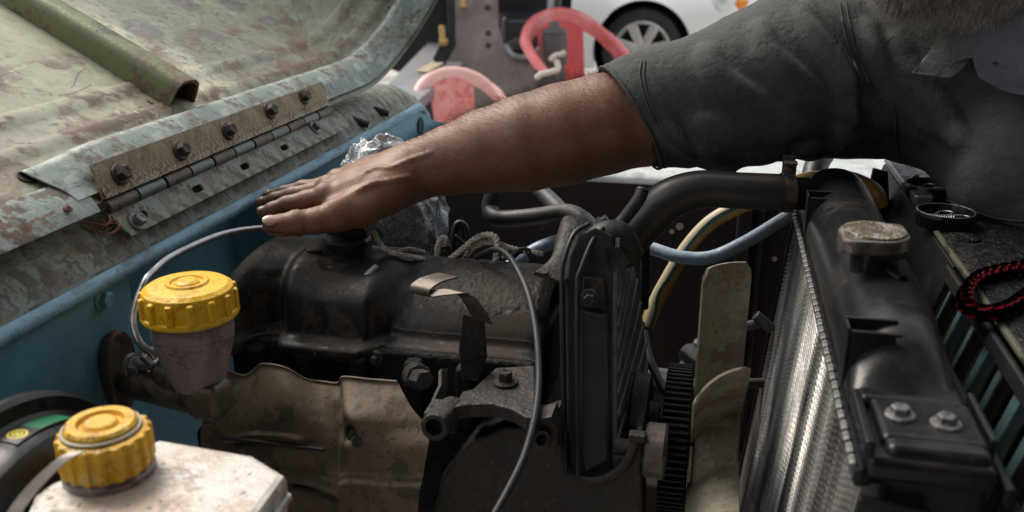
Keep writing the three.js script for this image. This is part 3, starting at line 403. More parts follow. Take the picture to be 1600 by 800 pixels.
// ---------------------------------------------------------------- engine
const eng = thing('car_engine', 'greasy black car engine with a brown heat shield along its side', 'engine', V(-0.3, 0.7, -0.9));
{
  // valve cover: profile across the car swept from the firewall to the timing cover, with pressed pockets
  const nu = 150, np = 46, P = [];
  const X0 = -0.505, X1 = -0.158;
  for (let j = 0; j <= np; j++) for (let i = 0; i <= nu; i++) {
    const a = i / nu, x = mixN(X0, X1, a), q = j / np;
    const hi = sst(-0.47, -0.42, x);
    const lump = sst(-0.452, -0.425, x) * sst(-0.318, -0.345, x);                            // raised housing in the middle
    const pocket = sst(-0.482, -0.470, x) * sst(-0.432, -0.442, x);                          // recess in the side
    const rear = sst(-0.43, -0.5, x);                                                          // the rear end narrows towards the firewall
    const barrel = sst(-0.335, -0.30, x);
    const zb = mixN(-1.005, -0.985, rear), zf = mixN(-0.862, -0.815, rear) + 0.024 * lump - 0.012 * pocket + 0.01 * barrel * 0.4, topY = 0.852 + 0.013 * sst(-0.385, -0.44, x) - 0.006 * (1 - rear) + 0.006 * lump - 0.004 * barrel;
    const end = Math.pow(clamp((-0.484 - x) / 0.021, 0, 1), 2) * 0.022 + Math.pow(clamp((x + 0.175) / 0.017, 0, 1), 2) * 0.008;
    const base = 0.795;
    // profile by q: 0 back bottom, .15 back top, .55 front shoulder, .85 front bottom, 1 flange
    const K = [[zb - 0.012, base - 0.03], [zb - 0.008, topY - 0.03], [zb + 0.002, topY - 0.010], [zb + 0.022, topY + 0.001], [mixN(zb, zf, 0.35), topY + 0.008 + 0.004 * barrel], [mixN(zb, zf, 0.62), topY + 0.006 + 0.002 * barrel + 0.003 * lump], [mixN(zb, zf, 0.84), topY - 0.001 - 0.007 * barrel + 0.006 * lump], [zf - 0.004, topY - 0.014 - 0.012 * barrel + 0.006 * lump], [zf + 0.003, topY - 0.028 - 0.008 * barrel], [zf + 0.005, base + 0.013], [zf + 0.009, base + 0.005], [zf + 0.022, base + 0.002], [zf + 0.026, base - 0.003], [zf + 0.024, base - 0.012]];
    const f = q * (K.length - 1), k = Math.min(K.length - 2, Math.floor(f)), u = f - k, g = (n, c) => K[clamp(n, 0, K.length - 1)][c];
    const cr = (c) => 0.5 * (2 * g(k, c) + (g(k + 1, c) - g(k - 1, c)) * u + (2 * g(k - 1, c) - 5 * g(k, c) + 4 * g(k + 1, c) - g(k + 2, c)) * u * u + (3 * g(k, c) - g(k - 1, c) - 3 * g(k + 1, c) + g(k + 2, c)) * u * u * u);
    let z = cr(0), y = cr(1); y -= end * sst(0.05, 0.3, q) * sst(0.95, 0.6, q);
    y += 0.0012 * (fbm3(x * 45, z * 45, 1) - 0.5); z += 0.0009 * (fbm3(x * 40, y * 40, 9) - 0.5);
    P.push(V(x, y, z));
  }
  const g = gridGeo(P, nu, np);
  const vc = part('valve_cover', [g], E.cover, eng, 'oily black valve cover');
  part('rear_end', bx(0.01, 0.06, 0.19, 0.004, T(-0.5, 0.805, -0.9)), E.cover, eng);
  // dusty top of the front part of the cover
  const D = [], du = 60, dv = 14; for (let j = 0; j <= dv; j++) for (let i = 0; i <= du; i++) { const jj = Math.round(mixN(9, 24, j / dv)), ii = Math.round(mixN(nu * 0.55, nu - 2, i / du)); const p = P[jj * (nu + 1) + ii].clone(); const n = fbm3(p.x * 60, p.z * 60, 4), e = Math.min(sst(0, 0.12, i / du), sst(0, 0.2, j / dv), sst(1, 0.7, j / dv), sst(1, 0.95, i / du)); p.y += -0.0016 + 0.0026 * sst(0.25, 0.7, n * 0.6 + e * 0.5); D.push(p); }
  part('dust_cake', gridGeo(D, du, dv), E.dirt, vc, 'dry brown dust caked on the cover');
  // oil cap, on which the hand rests
  const oc = onY(543, 388, 0.862); oc.y = 0.853;
  part('oil_neck', cyl(oc.clone().add(V(0, -0.012, 0)), oc.clone().add(V(0, 0.006, 0)), 0.029, 0.027), E.cover, eng);
  const ocap = part('oil_cap', lathe([[0, 0.020], [0.02, 0.020], [0.026, 0.0185], [0.028, 0.015], [0.0275, 0.002], [0.0255, 0]], oc.clone().add(V(0, 0.006, 0)), V(0, 1, 0), 40), E.rubber, eng, 'black oil filler cap under the hand');
  part('grip', bx(0.046, 0.012, 0.008, 0.003, T(oc.x, oc.y + 0.029, oc.z)), E.rubber, ocap);
  const sq = onY(490, 398, 0.866); part('plug', [bx(0.017, 0.016, 0.017, 0.002, M4().makeRotationY(0.6).setPosition(sq.x, 0.866, sq.z)), cyl(V(sq.x, 0.85, sq.z), V(sq.x, 0.861, sq.z), 0.012)], E.cast, eng, 'dusty square plug');
  // bright scraped crease beside the raised housing
  { const c = [[588, 418], [572, 436], [556, 456], [548, 468]].map(([x, y]) => onZ(x, y, -0.872 + (y - 440) * 0.0007)); part('scraped_edge', tube(c, (t) => 0.0045 + 0.002 * Math.sin(t * 3.1), { n: 30 }), E.alloy, vc, 'paint scraped to shiny metal'); }
  // flange bolts
  for (const [px, py] of [[484, 502], [626, 516], [815, 525]]) { const p = onY(px, py + 4, 0.796); part('bolt', bolt(p, V(0.03, 1, 0.25), 0.006, { washer: 0.0095 }), E.cast, eng); }
  for (const [px, py] of [[490, 553], [586, 560], [387, 540]]) { const p = onZ(px, py, -0.8255); part('stud', [cyl(p.clone().add(V(0, 0, -0.02)), p.clone().add(V(0, 0, 0.006)), 0.004), cyl(p.clone().add(V(0, 0, -0.02)), p.clone().add(V(0, 0, 0.001)), 0.0085)], px === 387 ? E.cast : E.alloy, eng); }
  // head and block
  part('cylinder_head', [bx(0.335, 0.085, 0.17, 0.006, T(-0.328, 0.752, -0.912)), ...[-0.46, -0.405, -0.345, -0.285, -0.23].map((x) => bx(0.02, 0.07, 0.02, 0.006, T(x, 0.755, -0.822)))], E.head, eng);
  part('engine_block', [bx(0.36, 0.4, 0.2, 0.012, T(-0.318, 0.51, -0.92)), bx(0.09, 0.36, 0.22, 0.01, T(-0.47, 0.53, -0.88))], E.head, eng);
  part('spark_boss', [cyl(wp(650, 590, 0.93), wp(664, 594, 0.89), 0.0105, 0.0095, { k: 6 }), cyl(wp(648, 586, 0.95), wp(655, 590, 0.92), 0.0135)], E.cast, eng);
  // bent steel clip on the cover
  { const a = [[700, 432, 0.93], [672, 440, 0.925], [655, 452, 0.92], [656, 464, 0.918], [675, 462, 0.915], [715, 460, 0.905], [733, 478, 0.898], [748, 506, 0.893]], w = V(0.024, 0.001, 0.010), P2 = []; const c = curve(a.map((q) => wp(...q))); const n = 50; for (let k = 0; k <= 1; k++) for (let i = 0; i <= n; i++) { const t = i / n; P2.push(c.getPoint(t).addScaledVector(w, (k - 0.5) * mixN(1.0, 0.85, t)).add(V(0.004 * t, 0.002, 0))); } part('steel_clip', thicken(P2, n, 1, 0.0016), grime('browned clip steel', [0.05, 0.038, 0.028], [[[0.025, 0.019, 0.015], 'mid', 0.45, 0.7, 0.7]], { rough: 0.42, metal: 0.45 }), eng, 'bent brown steel clip'); }
  { const P2 = [[724, 490, 0.9], [757, 500, 0.905], [762, 560, 0.91], [748, 600, 0.915], [722, 595, 0.915], [716, 545, 0.91]].map((q) => wp(...q)); part('hanging_tab', plate(P2, 0.003), E.cast, eng); }
  // heat shield
  const rows = [
    [[357, 577], [385, 586], [407, 569], [450, 572], [485, 594], [527, 598], [538, 588], [580, 592], [621, 595]],
    [[330, 620], [375, 622], [400, 612], [452, 612], [487, 628], [528, 632], [545, 626], [592, 630], [640, 632]],
    [[315, 665], [365, 668], [400, 660], [455, 660], [492, 668], [530, 676], [552, 672], [600, 676], [671, 676]],
    [[315, 720], [365, 722], [400, 716], [455, 716], [492, 722], [530, 730], [552, 726], [600, 730], [666, 732]],
    [[318, 775], [365, 778], [400, 772], [455, 772], [492, 778], [530, 786], [552, 782], [600, 786], [660, 786]],
    [[320, 850], [365, 852], [400, 848], [455, 848], [492, 854], [530, 862], [552, 858], [600, 862], [654, 860]]];
  const zr = [-0.785, -0.765, -0.75, -0.742, -0.736, -0.73];
  const G = rows.map((r, j) => r.map(([x, y]) => onZ(x, y, zr[j])));
  const W = 100, H2 = 90, Q = []; 
  for (let j = 0; j <= H2; j++) for (let i = 0; i <= W; i++) { const u = i / W, v = j / H2; const p = crInterp(G.map((r) => crInterp(r, u)), v);
    let d = 0; d += 0.012 * Math.exp(-Math.pow((u - 0.36) / 0.08, 2)) * sst(0.75, 0.2, v) * 0.5 ; d -= 0.005 * Math.exp(-Math.pow((u - 0.2) / 0.06, 2)) * sst(0.5, 0.1, v); d -= 0.006 * Math.exp(-Math.pow((u - 0.54) / 0.05, 2)) * sst(0.7, 0.2, v);
    d += 0.016 * Math.exp(-(Math.pow((u - 0.79) / 0.09, 2) + Math.pow((v - 0.30) / 0.12, 2))) - 0.016 * Math.exp(-(Math.pow((u - 0.735) / 0.035, 2) + Math.pow((v - 0.40) / 0.05, 2)));
    d += 0.007 * sst(0.60, 0.66, u) * sst(0.35, 0.5, v) + 0.006 * sst(0.62, 0.66, v) * sst(0.4, 0.6, u) - 0.004 * Math.exp(-Math.pow((v - 0.66) / 0.02, 2)) * sst(0.1, 0.3, u);
    d += 0.005 * Math.exp(-Math.pow((v - (0.455 + 0.07 * u)) / 0.016, 2)) * sst(0.08, 0.14, u) * sst(0.48, 0.42, u) - 0.006 * Math.exp(-Math.pow((v - (0.49 + 0.07 * u)) / 0.012, 2)) * sst(0.08, 0.14, u) * sst(0.48, 0.42, u);
    d += 0.005 * Math.exp(-Math.pow((v - (0.70 + 0.06 * u)) / 0.016, 2)) * sst(0.3, 0.36, u) * sst(0.68, 0.62, u) - 0.006 * Math.exp(-Math.pow((v - (0.735 + 0.06 * u)) / 0.012, 2)) * sst(0.3, 0.36, u) * sst(0.68, 0.62, u);
    d += 0.003 * Math.exp(-Math.pow(v / 0.02, 2)) + 0.003 * (fbm3(u * 6, v * 6, 4) - 0.5); p.z += d; p.y += d * 0.3; Q.push(p); }
  const sh = part('heat_shield', thicken(Q, W, H2, -0.002).slice(0, 3), E.shield, eng, 'brown stained heat shield');
  { const p = onZ(563, 685, -0.748); part('bolt', bolt(p, V(0.1, 0.2, 1), 0.0072, { washer: 0.012 }), E.cast, sh); }
  for (const [a, b] of [[[339, 683], [508, 703]], [[458, 761], [560, 773]]]) { const zz = -0.7385, p = onZ(...a, zz), q = onZ(...b, zz - 0.001), m = frame(p.clone().add(q).multiplyScalar(0.5), q.clone().sub(p), V(0, 1, 0)); part('slot', bx(p.distanceTo(q), 0.0036, 0.004, 0.0015, m), M.black, sh); }
  // engine mounting bracket: horizontal plate, strap, tube end and arch
  { const y = 0.795, pl = [[775, 574], [836, 570], [838, 652], [822, 652], [800, 639], [770, 631], [735, 632], [707, 637]].map(([a, b]) => onY(a, b, y)); 
    const br = part('mount_bracket', plate(pl.reverse(), 0.014, 0.002), E.cast, eng, 'dusty cast mounting bracket');
    const bp = onY(790, 598, y + 0.001); part('bolt', bolt(bp, V(0, 1, 0), 0.0072, { washer: 0.012, h: 0.01 }), E.cast, br);
    part('strap', thicken([...[[690, 576, 0.9], [690, 600, 0.885], [680, 622, 0.87], [672, 642, 0.855]].map((q) => wp(...q)), ...[[700, 575, 0.91], [700, 602, 0.895], [694, 626, 0.88], [690, 646, 0.865]].map((q) => wp(...q))], 3, 1, 0.004), E.cast, br);
    part('tube_end', [cyl(wp(708, 640, 0.875), wp(678, 668, 0.825), 0.0135, 0.013, { bore: 0.008, boreDepth: 0.015, k: 24 }), bx(0.03, 0.02, 0.03, 0.003, T(...wp(693, 650, 0.86).toArray()))], E.cast, br);
    const arch = [[707, 640], [735, 634], [770, 633], [800, 641], [826, 656], [834, 690], [818, 668], [795, 654], [765, 648], [735, 650], [712, 664]].map(([a, b]) => onZ(a, b, -0.765)); part('arch', plate(arch.reverse(), 0.04, 0.002), E.cast, br);
    const lug = [[842, 655], [862, 650], [872, 672], [872, 700], [852, 708], [836, 690]].map(([a, b]) => onZ(a, b, -0.75)); part('lug', [plate(lug.reverse(), 0.03, 0.003), cyl(onZ(846, 688, -0.752), onZ(846, 688, -0.738), 0.009, 0.0085, { bore: 0.005, boreDepth: 0.01 })], E.cast, br);
  }
  // lower carrier with a swooping upper edge
  { const o = [[655, 900], [690, 745], [735, 690], [790, 668], [835, 668], [866, 660], [874, 700], [882, 728], [896, 746], [922, 752], [950, 747], [976, 728], [988, 700], [992, 684], [1001, 680], [1004, 700], [1003, 900]];
    const zc = -0.772, pts = o.map(([a, b]) => onZ(a, b, zc)); part('lower_carrier', [plate(pts.slice().reverse(), 0.05, 0.003)], E.cast, eng);
    part('carrier_rim', tube([[872, 690], [880, 724], [896, 745], [922, 752], [952, 746], [978, 725], [990, 698], [995, 682]].map(([a, b]) => onZ(a, b, zc + 0.002)), 0.0045, { n: 60 }), E.cast, eng);
    part('carrier_tab', bx(0.016, 0.008, 0.012, 0.002, T(...onZ(996, 682, zc + 0.004).toArray())), E.boltBrown ?? E.pulley, eng); }
  // timing cover
  const near = 0.9, S = [[889, 742], [886, 600], [884, 440], [890, 400], [905, 366], [930, 355], [957, 368], [962, 400], [958, 500], [957, 736], [925, 750]].map(([a, b]) => wp(a, b, near));
  const tc = part('timing_cover', plate(S.slice().reverse(), 0.012, 0.002), E.timing, eng, 'ribbed black timing cover');
  // box of the cover: front face leans away from the camera, ribbed
  const NE = [[962, 372, 0.905], [958, 430, 0.9], [957, 500, 0.9], [957, 580, 0.9], [957, 660, 0.9], [957, 738, 0.9]], FE = [[969, 366, 1.0], [983, 402, 1.03], [998, 490, 1.07], [1007, 575, 1.1], [1008, 650, 1.1], [1004, 720, 1.1]];
  const A = NE.map((q) => wp(...q)), B = FE.map((q) => wp(...q)); { const P2 = []; for (let j = 0; j < 6; j++) for (let i = 0; i <= 8; i++) P2.push(A[j].clone().lerp(B[j], i / 8)); part('front_face', thicken(P2, 8, 5, 0.004), E.ribbed, tc); }
  const nr = 11; for (let i = 0; i < nr; i++) { const t0 = (i + 0.4) / nr, a = crInterp(A, clamp(t0 * 0.95 + 0.22, 0, 1)).lerp(crInterp(B, clamp(t0 * 0.95 + 0.22, 0, 1)), 0.02), b = crInterp(A, clamp(t0 * 0.8 - 0.03, 0, 1)).lerp(crInterp(B, clamp(t0 * 0.8 - 0.03, 0, 1)), 0.99); const nf = A[2].clone().sub(B[2]).cross(V(0, 1, 0)).normalize(); if (nf.dot(EYE.clone().sub(A[2])) < 0) nf.negate(); a.addScaledVector(nf, 0.003); b.addScaledVector(nf, 0.003); part('rib', tube([a, a.clone().lerp(b, 0.5), b], 0.0034, { n: 6, k: 8 }), E.ribbed, tc); }
  part('cover_body', [plate([[890, 740], [886, 440], [905, 372], [955, 372], [955, 735]].map(([a, b]) => wp(a, b, 0.98)).reverse(), 0.07, 0.004)], E.timing, tc);
  part('seal', [tube([[884, 742, 0.888], [880, 600, 0.888], [878, 440, 0.888], [884, 398, 0.89], [898, 364, 0.9], [920, 350, 0.91]].map((q) => wp(...q)), 0.0024, { n: 60 }), tube([[903, 742, 0.884], [902, 600, 0.884], [902, 452, 0.886], [908, 420, 0.888], [926, 376, 0.9], [942, 356, 0.91]].map((q) => wp(...q)), 0.0026, { n: 60 })], E.rubber, tc);
  part('cheek', [plate([[908, 485], [950, 492], [952, 720], [915, 738], [906, 700]].map(([a, b]) => wp(a, b, 0.89)).reverse(), 0.008, 0.003)], E.timing, tc);
  part('window', [plate([[912, 432], [945, 436], [947, 484], [910, 478]].map(([a, b]) => wp(a, b, 0.893)).reverse(), 0.004, 0.001)], E.cast, tc);
  part('bolt', bolt(wp(921, 466, 0.886), V(0.1, 0.1, 1), 0.006), E.cast, tc);
  part('crown_cap', [tube([wp(925, 392, 0.92), wp(945, 372, 0.925), wp(968, 372, 0.94), wp(980, 398, 0.96)], 0.017, { n: 30 })], E.timing, tc);
  { const p = [[942, 388], [968, 384], [983, 412], [970, 432], [948, 424]].map(([a, b]) => wp(a, b, 0.9)); part('cover_flap', plate(p.reverse(), 0.005, 0.0015), E.timing, tc); }
  // lifting eye plate
  { const P2 = [[[874, 352], [882, 338], [902, 338], [924, 346]], [[868, 376], [880, 358], [902, 356], [918, 368]], [[862, 400], [874, 388], [896, 388], [908, 398]], [[850, 414], [862, 412], [884, 416], [894, 424]], [[836, 424], [850, 430], [872, 438], [880, 440]]].map((r, j) => r.map(([x, y]) => wp(x, y, 0.965 - 0.018 * j))); const Q2 = []; for (let j = 0; j <= 20; j++) for (let i = 0; i <= 10; i++) Q2.push(crInterp(P2.map((r) => crInterp(r, i / 10)), j / 20)); const le = part('lifting_eye', thicken(Q2, 10, 20, -0.004), E.cast, eng, 'bent steel lifting eye with a hole'); for (const [x, y, d] of [[898, 346, 0.962], [851, 425, 0.896]]) part('hole', lathe([[0, 0.0022], [0.0042, 0.0022], [0.005, 0.001]], wp(x, y, d), V(0, 1, 0.5), 18), M.black, le); }
  // pulley on the fan's axis, idler roller
  const ax = wp(1000, 667, 0.99);
  part('pulley', [lathe([[0, 0], [0.056, 0], [0.058, 0.002], [0.058, 0.010], [0.0545, 0.012], [0.0545, 0.016], [0.058, 0.018], [0.058, 0.034], [0.054, 0.036], [0.045, 0.0365], [0.043, 0.033], [0.0, 0.033]], V(ax.x - 0.026, ax.y, ax.z), V(1, 0, 0), 64)], E.pulley, eng, 'rusty brown belt pulley');
  part('pulley_hub', [lathe([[0, 0], [0.03, 0], [0.026, 0.012], [0.018, 0.014], [0.016, 0.024], [0, 0.024]], V(ax.x + 0.007, ax.y, ax.z), V(1, 0, 0), 40), ...[0, 1, 2, 3].flatMap((k) => bolt(V(ax.x + 0.018, ax.y + 0.02 * Math.cos(k * 1.57 + 0.4), ax.z + 0.02 * Math.sin(k * 1.57 + 0.4)), V(1, 0, 0), 0.0045)), cyl(V(ax.x + 0.02, ax.y, ax.z), V(0.0, ax.y, ax.z), 0.014)], E.pulley, eng);
  const id = wp(1008, 702, 0.885); part('idler_roller', lathe([[0, 0], [0.024, 0], [0.0265, 0.002], [0.0265, 0.018], [0.0245, 0.020], [0.0135, 0.0205], [0.012, 0.017], [0, 0.017]], id, V(1, 0, 0.02), 48), E.roller, eng, 'worn bare steel idler roller');
  part('idler_arm', [cyl(id.clone().add(V(-0.03, 0, 0)), id, 0.008), bx(0.02, 0.05, 0.02, 0.004, T(id.x - 0.02, id.y - 0.03, id.z))], E.cast, eng);
  // thermostat housing at the hose and little breather pipe
  part('thermostat_housing', [tube([wp(925, 420, 1.0), wp(945, 392, 1.0), wp(975, 378, 1.0)], 0.022, { n: 20 }), bx(0.012, 0.008, 0.03, 0.002, T(...wp(938, 350, 0.985).toArray())), cyl(wp(932, 352, 0.985), wp(948, 340, 0.98), 0.004)], E.alloy, eng, 'dirty alloy thermostat housing');
  part('alternator_bracket', [tube([wp(1060, 600, 1.08), wp(1085, 560, 1.08), wp(1098, 540, 1.07)], 0.012), cyl(wp(1070, 548, 1.07), wp(1100, 572, 1.05), 0.011), bx(0.07, 0.05, 0.05, 0.01, T(...wp(1050, 615, 1.14).toArray()))], E.alloy, eng);
}

// ---------------------------------------------------------------- cooling fan
{
  const hub = wp(1130, 696, 0.97), hy = hub.y, hz = hub.z;
  const fan = thing('cooling_fan', 'yellowed plastic cooling fan with broad blades in front of the radiator', 'cooling fan', V(0, hy, hz));
  part('hub', lathe([[0, 0], [0.052, 0], [0.066, 0.002], [0.068, 0.005], [0.068, 0.042], [0.066, 0.044], [0.05, 0.044], [0.03, 0.038], [0, 0.038]], V(0.0, hy, hz), V(1, 0, 0), 64), E.fan, fan);
  const NB = 8, R0 = 0.066, R1 = 0.199;
  for (let b = 0; b < NB; b++) {
    const ang = b / NB * 2 * Math.PI, P = [], nu = 14, nv = 18;
    for (let j = 0; j <= nv; j++) for (let i = 0; i <= nu; i++) { const t = j / nv, s = i / nu - 0.5, r = mixN(R0 - 0.004, R1, t) - 0.004 * Math.pow(Math.abs(2 * s), 20) * sst(0.8, 1, t) * 2, pitch = 0.66, ch = 0.0585 * (1 - 0.1 * Math.pow(sst(0.93, 1, t), 2));
      const camb = 0.006 * (1 - 4 * s * s), ax = s * ch * Math.cos(pitch) - camb * Math.sin(pitch), tg = -s * ch * Math.sin(pitch) - camb * Math.cos(pitch);
      const th = ang + tg / r; P.push(V(0.022 + ax, hy + r * Math.cos(th), hz + r * Math.sin(th))); }
    part('blade', thicken(P, nu, nv, 0.0022), E.fan, fan);
  }
  const fins = []; const fr = 0.080, x0 = -0.032, x1 = -0.004; fins.push(cyl(V(x0, hy, hz), V(x1, hy, hz), 0.07, 0.07, { k: 64 }));
  const cl = part('viscous_clutch', fins, E.blackSteel, fan, 'black finned viscous clutch');
  for (let k = 0; k < 72; k++) { const a = k / 72 * 2 * Math.PI; part('cooling_fin', bx(Math.abs(x1 - x0) - 0.002, 0.0125, 0.0028, 0.0008, M4().makeRotationX(a).setPosition((x0 + x1) / 2, hy + 0.0745 * Math.cos(a), hz + 0.0745 * Math.sin(a))), E.blackSteel, cl); }
}

// ---------------------------------------------------------------- radiator
{
  const RZ0 = -1.085, RZ1 = -0.498, CX = 0.095, CY = 0.905;
  const rad = thing('radiator', 'black topped radiator with bright fins and a metal filler cap', 'radiator', V(0.13, 0.9, -0.8));
  const pf = [[0.096, CY - 0.006], [0.0965, CY + 0.014], [0.1, CY + 0.03], [0.108, CY + 0.042], [0.121, CY + 0.050], [0.135, CY + 0.052], [0.149, CY + 0.049], [0.162, CY + 0.040], [0.170, CY + 0.026], [0.173, CY + 0.01], [0.174, CY - 0.008]];
  const nu = pf.length * 3, nz = 70, P = [], cpf = pf.map(([x, y]) => V(x, y, 0));
  const zN = -0.567;                                                  // the dome ends in a scooped shoulder here
  for (let j = 0; j <= nz; j++) for (let i = 0; i <= nu; i++) { const t = j / nz, z = mixN(RZ0 - 0.012, zN, t), p = crInterp(cpf, i / nu), far = sst(RZ0 + 0.035, RZ0 - 0.012, z), nearS = Math.pow(sst(-0.65, -0.560, z), 2), nar = sst(-0.72, -0.58, z); const yy = mixN(p.y, Math.min(p.y, CY - 0.005 + (p.y - CY) * 0.2), far * far), k = nearS; P.push(V(mixN(mixN(p.x, 0.135, 0.12 * far), 0.135, 0.22 * nar * sst(0.2, 0.6, i / nu)), mixN(yy, Math.min(yy, CY + 0.010 + (p.y - CY) * 0.12), k), z)); }
  part('top_tank', [gridGeo(P, nu, nz), bx(0.076, 0.02, 0.01, 0.003, T(0.135, CY - 0.002, RZ0 - 0.008))], E.blackPaint, rad, 'glossy black top tank');
  // near end: flat shelf with two bolts, then a square drop
  part('tank_end', [bx(0.066, 0.034, 0.045, 0.006, T(0.133, CY + 0.002, -0.584)), bx(0.072, 0.016, 0.076, 0.006, T(0.1335, CY + 0.004, -0.536)), bx(0.006, 0.03, 0.07, 0.002, T(0.0995, CY + 0.006, -0.536))], E.blackPaint, rad);
  const shelf = part('end_bracket', [bx(0.060, 0.014, 0.054, 0.005, T(0.1375, CY + 0.012, -0.5405)), bx(0.058, 0.16, 0.03, 0.006, T(0.138, CY - 0.062, -0.518)), bx(0.0035, 0.05, 0.06, 0.001, T(0.1695, CY - 0.004, -0.549))], E.blackPaint, rad, 'black end bracket with two bolts');
  for (const [px, py] of [[1406, 650], [1478, 664]]) { const p = onY(px, py, CY + 0.019); part('bolt', bolt(p, V(0, 1, 0), 0.0058, { washer: 0.009, h: 0.005 }), M.boltGrey, shelf); }
  // crimp rail and its folded tabs
  part('crimp_rail', [bx(0.006, 0.012, RZ1 - RZ0, 0.002, T(CX + 0.0005, CY - 0.002, (RZ0 + RZ1) / 2)), bx(0.006, 0.012, RZ1 - RZ0, 0.002, T(0.176, CY - 0.004, (RZ0 + RZ1) / 2))], E.blackSteel, rad);
  const NT = 42; const tg = boxUV(bx(0.005, 0.0105, 0.0112, 0.0016), 0.06); for (let i = 0; i < NT; i++) { const m = new THREE.Mesh(tg, E.crimp); m.name = 'crimp_tab'; m.castShadow = m.receiveShadow = true; m.position.set(CX - 0.0025 - 0.13, CY + 0.0015 - 0.9, mixN(RZ0 + 0.008, RZ1 - 0.008, i / (NT - 1)) + 0.8); m.rotation.set(rr(-0.05, 0.05), 0, 0.25 + rr(-0.06, 0.06)); rad.add(m); }
  // core
  const lean = 0.10, H = 0.42, fins = [], tubes = [];
  const FP = [], zt = (k) => mixN(RZ0 + 0.012, RZ1 - 0.012, k / 57);   // folded fin strips between the tubes, bent more or less, column by column
  for (let c = 0; c < 57; c++) { const z0 = zt(c) + 0.0011, z1 = zt(c + 1) - 0.0011, bend = (vnoise(c * 0.3, 3, 1) - 0.35) * 1.5 + rr(-0.12, 0.12); for (let k = 0; k < 160; k++) { const y = CY - 0.012 - k * 0.0026, x = CX + 0.0035 - lean * (CY - y), t = bend + (vnoise(c * 0.4, k * 0.04, 7) - 0.5) * 0.5 + rr(-0.05, 0.05), dx = 0.028, d1 = 0.006, h = Math.tan(clamp(t, -1.1, 1.1)) * d1, s = k % 2 ? 0.0009 : -0.0009; const q = (u, v) => [x + (u ? d1 : 0), y + (u ? 0 : h) + (v ? s : -s), v ? z1 : z0]; const a = q(0, 0), b = q(0, 1), e = q(1, 1), f = q(1, 0), g1 = [x + dx, e[1], z1], g0 = [x + dx, f[1], z0]; FP.push(...a, ...b, ...e, ...a, ...e, ...f, ...f, ...e, ...g1, ...f, ...g1, ...g0); } }
  { const g = new THREE.BufferGeometry(); g.setAttribute('position', new THREE.Float32BufferAttribute(FP, 3)); g.computeVertexNormals(); fins.push(g); }
  part('fins', fins, E.fins, rad).userData.kind = 'stuff';
  for (let k = 0; k < 58; k++) { const z = mixN(RZ0 + 0.012, RZ1 - 0.012, k / 57); const b = new RoundedBoxGeometry(0.028, H, 0.0022, 1, 0.0008); b.applyMatrix4(M4().makeRotationZ(-Math.atan(lean)).setPosition(CX + 0.0185 - lean * (H / 2 + 0.01), CY - 0.01 - H / 2, z)); tubes.push(b); }
  part('tubes', tubes, E.fins, rad).userData.kind = 'stuff';
  for (const z of [RZ0 - 0.004, RZ1 + 0.004]) part('side_bar', bx(0.04, H, 0.006, 0.001, M4().makeRotationZ(-Math.atan(lean)).setPosition(CX + 0.022 - lean * (H / 2 + 0.01), CY - 0.012 - H / 2, z)), E.blackSteel, rad);
  // little square brackets on the tank
  for (const [px, py] of [[1262, 345], [1326, 528]]) { const p = onX(px, py, CX + 0.004); const yT = CY + 0.0495; const m = (y, w, l, x, z) => bx(w, y, l, 0.0008, T(x, 0, z)); const gs = [bx(0.034, 0.0022, 0.003, 0.0007, T(CX + 0.017, yT, p.z)), bx(0.034, 0.0022, 0.003, 0.0007, T(CX + 0.017, yT - 0.003, p.z + 0.017)), bx(0.002, 0.042, 0.020, 0.0007, T(CX + 0.001, yT - 0.021, p.z + 0.0085)), bx(0.03, 0.040, 0.0025, 0.0007, T(CX + 0.016, yT - 0.022, p.z + 0.016)), bx(0.03, 0.036, 0.0025, 0.0007, T(CX + 0.016, yT - 0.018, p.z))]; part('tank_bracket', gs, E.blackSteel, rad); }
  // filler neck and cap with two ears
  const cp = onY(1366, 362, CY + 0.078); 
  const neck = part('filler_neck', [lathe([[0.018, -0.04], [0.018, 0.014], [0.0235, 0.016], [0.0235, 0.022], [0.0205, 0.024]], V(cp.x + 0.003, CY + 0.046, cp.z), V(0, 1, 0), 40), cyl(V(cp.x + 0.012, CY + 0.052, cp.z + 0.012), V(cp.x + 0.02, CY + 0.05, cp.z + 0.03), 0.005, 0.0045)], E.blackPaint, rad);
  const cap = part('filler_cap', (() => { const o = []; const ea = 0.35; for (let i = 0; i < 96; i++) { const a = i / 96 * 2 * Math.PI; const d = (b) => Math.abs(Math.atan2(Math.sin(a - b), Math.cos(a - b))); const e = Math.max(Math.exp(-Math.pow(d(ea + 0.5) / 0.34, 2)), Math.exp(-Math.pow(d(ea + 0.5 + Math.PI) / 0.34, 2))); o.push([(0.0265 + 0.0085 * e) * Math.cos(a), (0.0265 + 0.0085 * e) * Math.sin(a)]); } return [prism(o, 0.012, M4().makeBasis(V(1, 0, 0), V(0, 0, -1), V(0, 1, 0)).setPosition(cp.x, CY + 0.066, cp.z), 0.0022)]; })(), grime('pitted cap steel', [0.2, 0.185, 0.16], [[[0.11, 0.085, 0.055], 'mid', 0.45, 0.66, 0.8, 0.6]], { rough: 0.34, metal: 0.75, bump: 0.0008, period: 0.1 }), rad, 'pitted metal filler cap');
